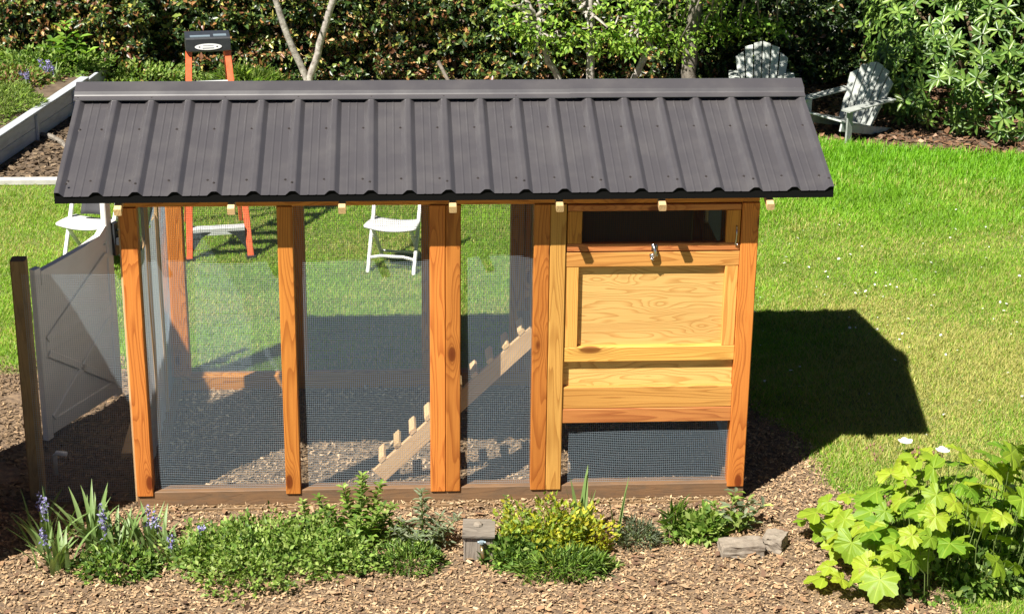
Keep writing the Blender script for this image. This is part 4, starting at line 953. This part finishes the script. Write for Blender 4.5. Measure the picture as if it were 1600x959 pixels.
def thimbleberry():
    t = thing('thimbleberry_bush', 'bright lime green bush with large lobed leaves in the bottom right corner', 'bush', (3.0, -1.0, .0), world=True)
    meshes = []
    for k in range(4):
        me = bpy.data.meshes.new('leaf'); v, f = lobed(); me.from_pydata(v, [], f); me.materials.append(MATS['thimble_leaf']); me.polygons.foreach_set('use_smooth', [k % 2 == 0] * len(me.polygons)); meshes.append(me)
    base = Vector((3.05, -1.05, 0)); leaves = []
    tips = [Vector(q) for q in ((2.80, -.83, .66), (2.95, -.93, .67), (2.71, -.86, .60), (2.88, -.84, .70), (3.05, -.88, .68), (2.62, -.9, .5))]
    for k in range(240):
        x = 2.26 + 1.5 * rng.random() ** .75; y = rng.uniform(-1.45, -.55)
        env = np.interp(x, [2.2, 2.35, 2.6, 2.85, 3.1, 3.9], [.20, .28, .42, .66, .74, .74]) * (1 - .25 * ((y + 1.0) / .5) ** 2)
        z = env * rng.uniform(.3, 1.12) ** .8
        if any((Vector((x, y, z)) - q).length < .095 for q in tips): continue
        tips.append(Vector((x, y, z)))
    st = MB()
    for p in tips:
        d = Vector((p.x - base.x, p.y - base.y, 0)); a = math.atan2(d.y, d.x) + rng.normal(0, .7)
        s = float(rng.uniform(.075, .145)); o = bpy.data.objects.new('leaf', meshes[rng.integers(4)]); link(o, t)
        o.matrix_basis = Matrix.Translation(p) @ Matrix.Rotation(a, 4, 'Z') @ Matrix.Rotation(rng.normal(.32, .36), 4, 'Y') @ Matrix.Rotation(rng.normal(-.12, .34), 4, 'X') @ Matrix.Scale(s, 4)
        g = Vector((base.x + (p.x - base.x) * .75 + rng.normal(0, .03), base.y + (p.y - base.y) * .75 + rng.normal(0, .03), 0))
        st.tube([g, g.lerp(p, .55) + Vector((rng.normal(0, .02), rng.normal(0, .02), .03)), p], [.004, .003, .0018], 4, cap=False)
    tag(st.build('stems', 'green_stem', t), kind='stuff')
    for (x, y, z) in ((2.80, -.80, .78), (3.0, -.92, .775)):
        m = MB(); m.tube([(x, y, z - .25), (x, y, z)], .0025, 4); fl = m.build('flower_stem', 'green_stem', t)
        for k in range(5):
            a = k * 2 * math.pi / 5 + .3; n = 8
            v = [(x + .004 * math.cos(a), y + .004 * math.sin(a), z)] + [(x + math.cos(a) * .024 + .022 * math.cos(q), y + math.sin(a) * .024 + .022 * math.sin(q) , z + .006 + .008 * math.cos(q - a)) for q in np.linspace(a - 2.6, a + 2.6, n)]
            MB().add(v, [(0, i, i + 1) for i in range(1, n)]).build('petal', 'petal_white', fl)
    for (x, y, z) in ((2.62, -.82, .74), (2.78, -.95, .58), (2.68, -1.0, .48), (2.86, -.85, .74), (3.02, -.8, .70)):
        m = MB()
        for k in range(7):
            q = Vector((x, y, z)) + Vector(rng.normal(0, .022, 3)); m.tube([(x, y, z - .06), q - Vector((0, 0, .012))], .0015, 4); m.tube([q - Vector((0, 0, .01)), q, q + Vector((0, 0, .012))], [.004, .008, .002], 6)
        m.build('bud_cluster', 'bud', t)
thimbleberry()
mound('groundcover', 'dark green undergrowth beneath the lime green bush', 'plant', (3.15, -1.05, .0), .5, .35, .22, 1200, .07, G1, [4, 2, 1, 4], .5)

# ------------------------------------------------------------------ tap box and stones
tb = thing('tap_box', 'weathered grey wooden box post with a brass garden tap', 'tap post', (.212, -.70, 0), R(-4))
m = MB()
hw, hd, H_ = .075, .07, .165
for a, b in (((-hw, -hd, 0), (hw, -hd + .018, H_)), ((-hw, hd - .018, 0), (hw, hd, H_ + .02))): plank('side_board', a, b, 'grey_wood', tb)
for x in (-hw - .017, hw + .001): plank('side_board', (x, -hd, 0), (x + .016, hd, H_ + .008), 'grey_wood', tb)
lid = beam('lid', (-.10, .0, H_ + .028), (.10, .0, H_ + .028), .185, .022, 'grey_wood', tb, (0, -.13, 1))
m = MB(); m.tube([(-.005, .02, H_ + .042), (-.005, .02, H_ + .054), (-.005, .02, H_ + .062)], [.03, .026, .012], 9); tag(m.build('lid_knob', 'stone', tb), None)
tp = MB().tube([(.02, -hd, .12), (.02, -hd - .035, .12), (.025, -hd - .055, .105), (.028, -hd - .065, .06)], [.011, .012, .012, .013], 8).build('tap', 'brass', tb, True)
m = MB(); m.tube([(.02, -hd - .03, .12), (.02, -hd - .03, .15)], .006, 6); m.tube([(-.005, -hd - .03, .152), (.045, -hd - .03, .152)], .008, 6); m.tube([(.02, -hd - .03, .146), (.02, -hd - .03, .158)], .018, 8); m.build('tap_handle', 'tap_blue', tp)
def rough_block(label, lo, hi, rz, n=5):
    import bmesh
    bm = bmesh.new(); bmesh.ops.create_cube(bm, size=1); bmesh.ops.subdivide_edges(bm, edges=bm.edges[:], cuts=n, use_grid_fill=True)
    c = (Vector(lo) + Vector(hi)) / 2; s = Vector(hi) - Vector(lo)
    for v in bm.verts:
        p = v.co; v.co = Vector((p.x * s.x, p.y * s.y, p.z * s.z)) * (1 - .10 * max(0, p.length - .62)) + Vector(rng.normal(0, .0035, 3))
    me = bpy.data.meshes.new('stone_block'); bm.to_mesh(me); bm.free(); me.materials.append(MATS['stone']); o = bpy.data.objects.new('stone_block', me)
    link(o); o.location = c; o.rotation_euler = (0, 0, rz); return tag(o, label, 'stone', 'stone blocks edging the bed')
rough_block('longer tan stone block in front of the broad leaved herb', (1.71, -.80, -.01), (1.98, -.66, .085), R(4))
rough_block('shorter tilted stone block beside the open mulch', (2.0, -.74, -.01), (2.13, -.60, .10), R(-28))
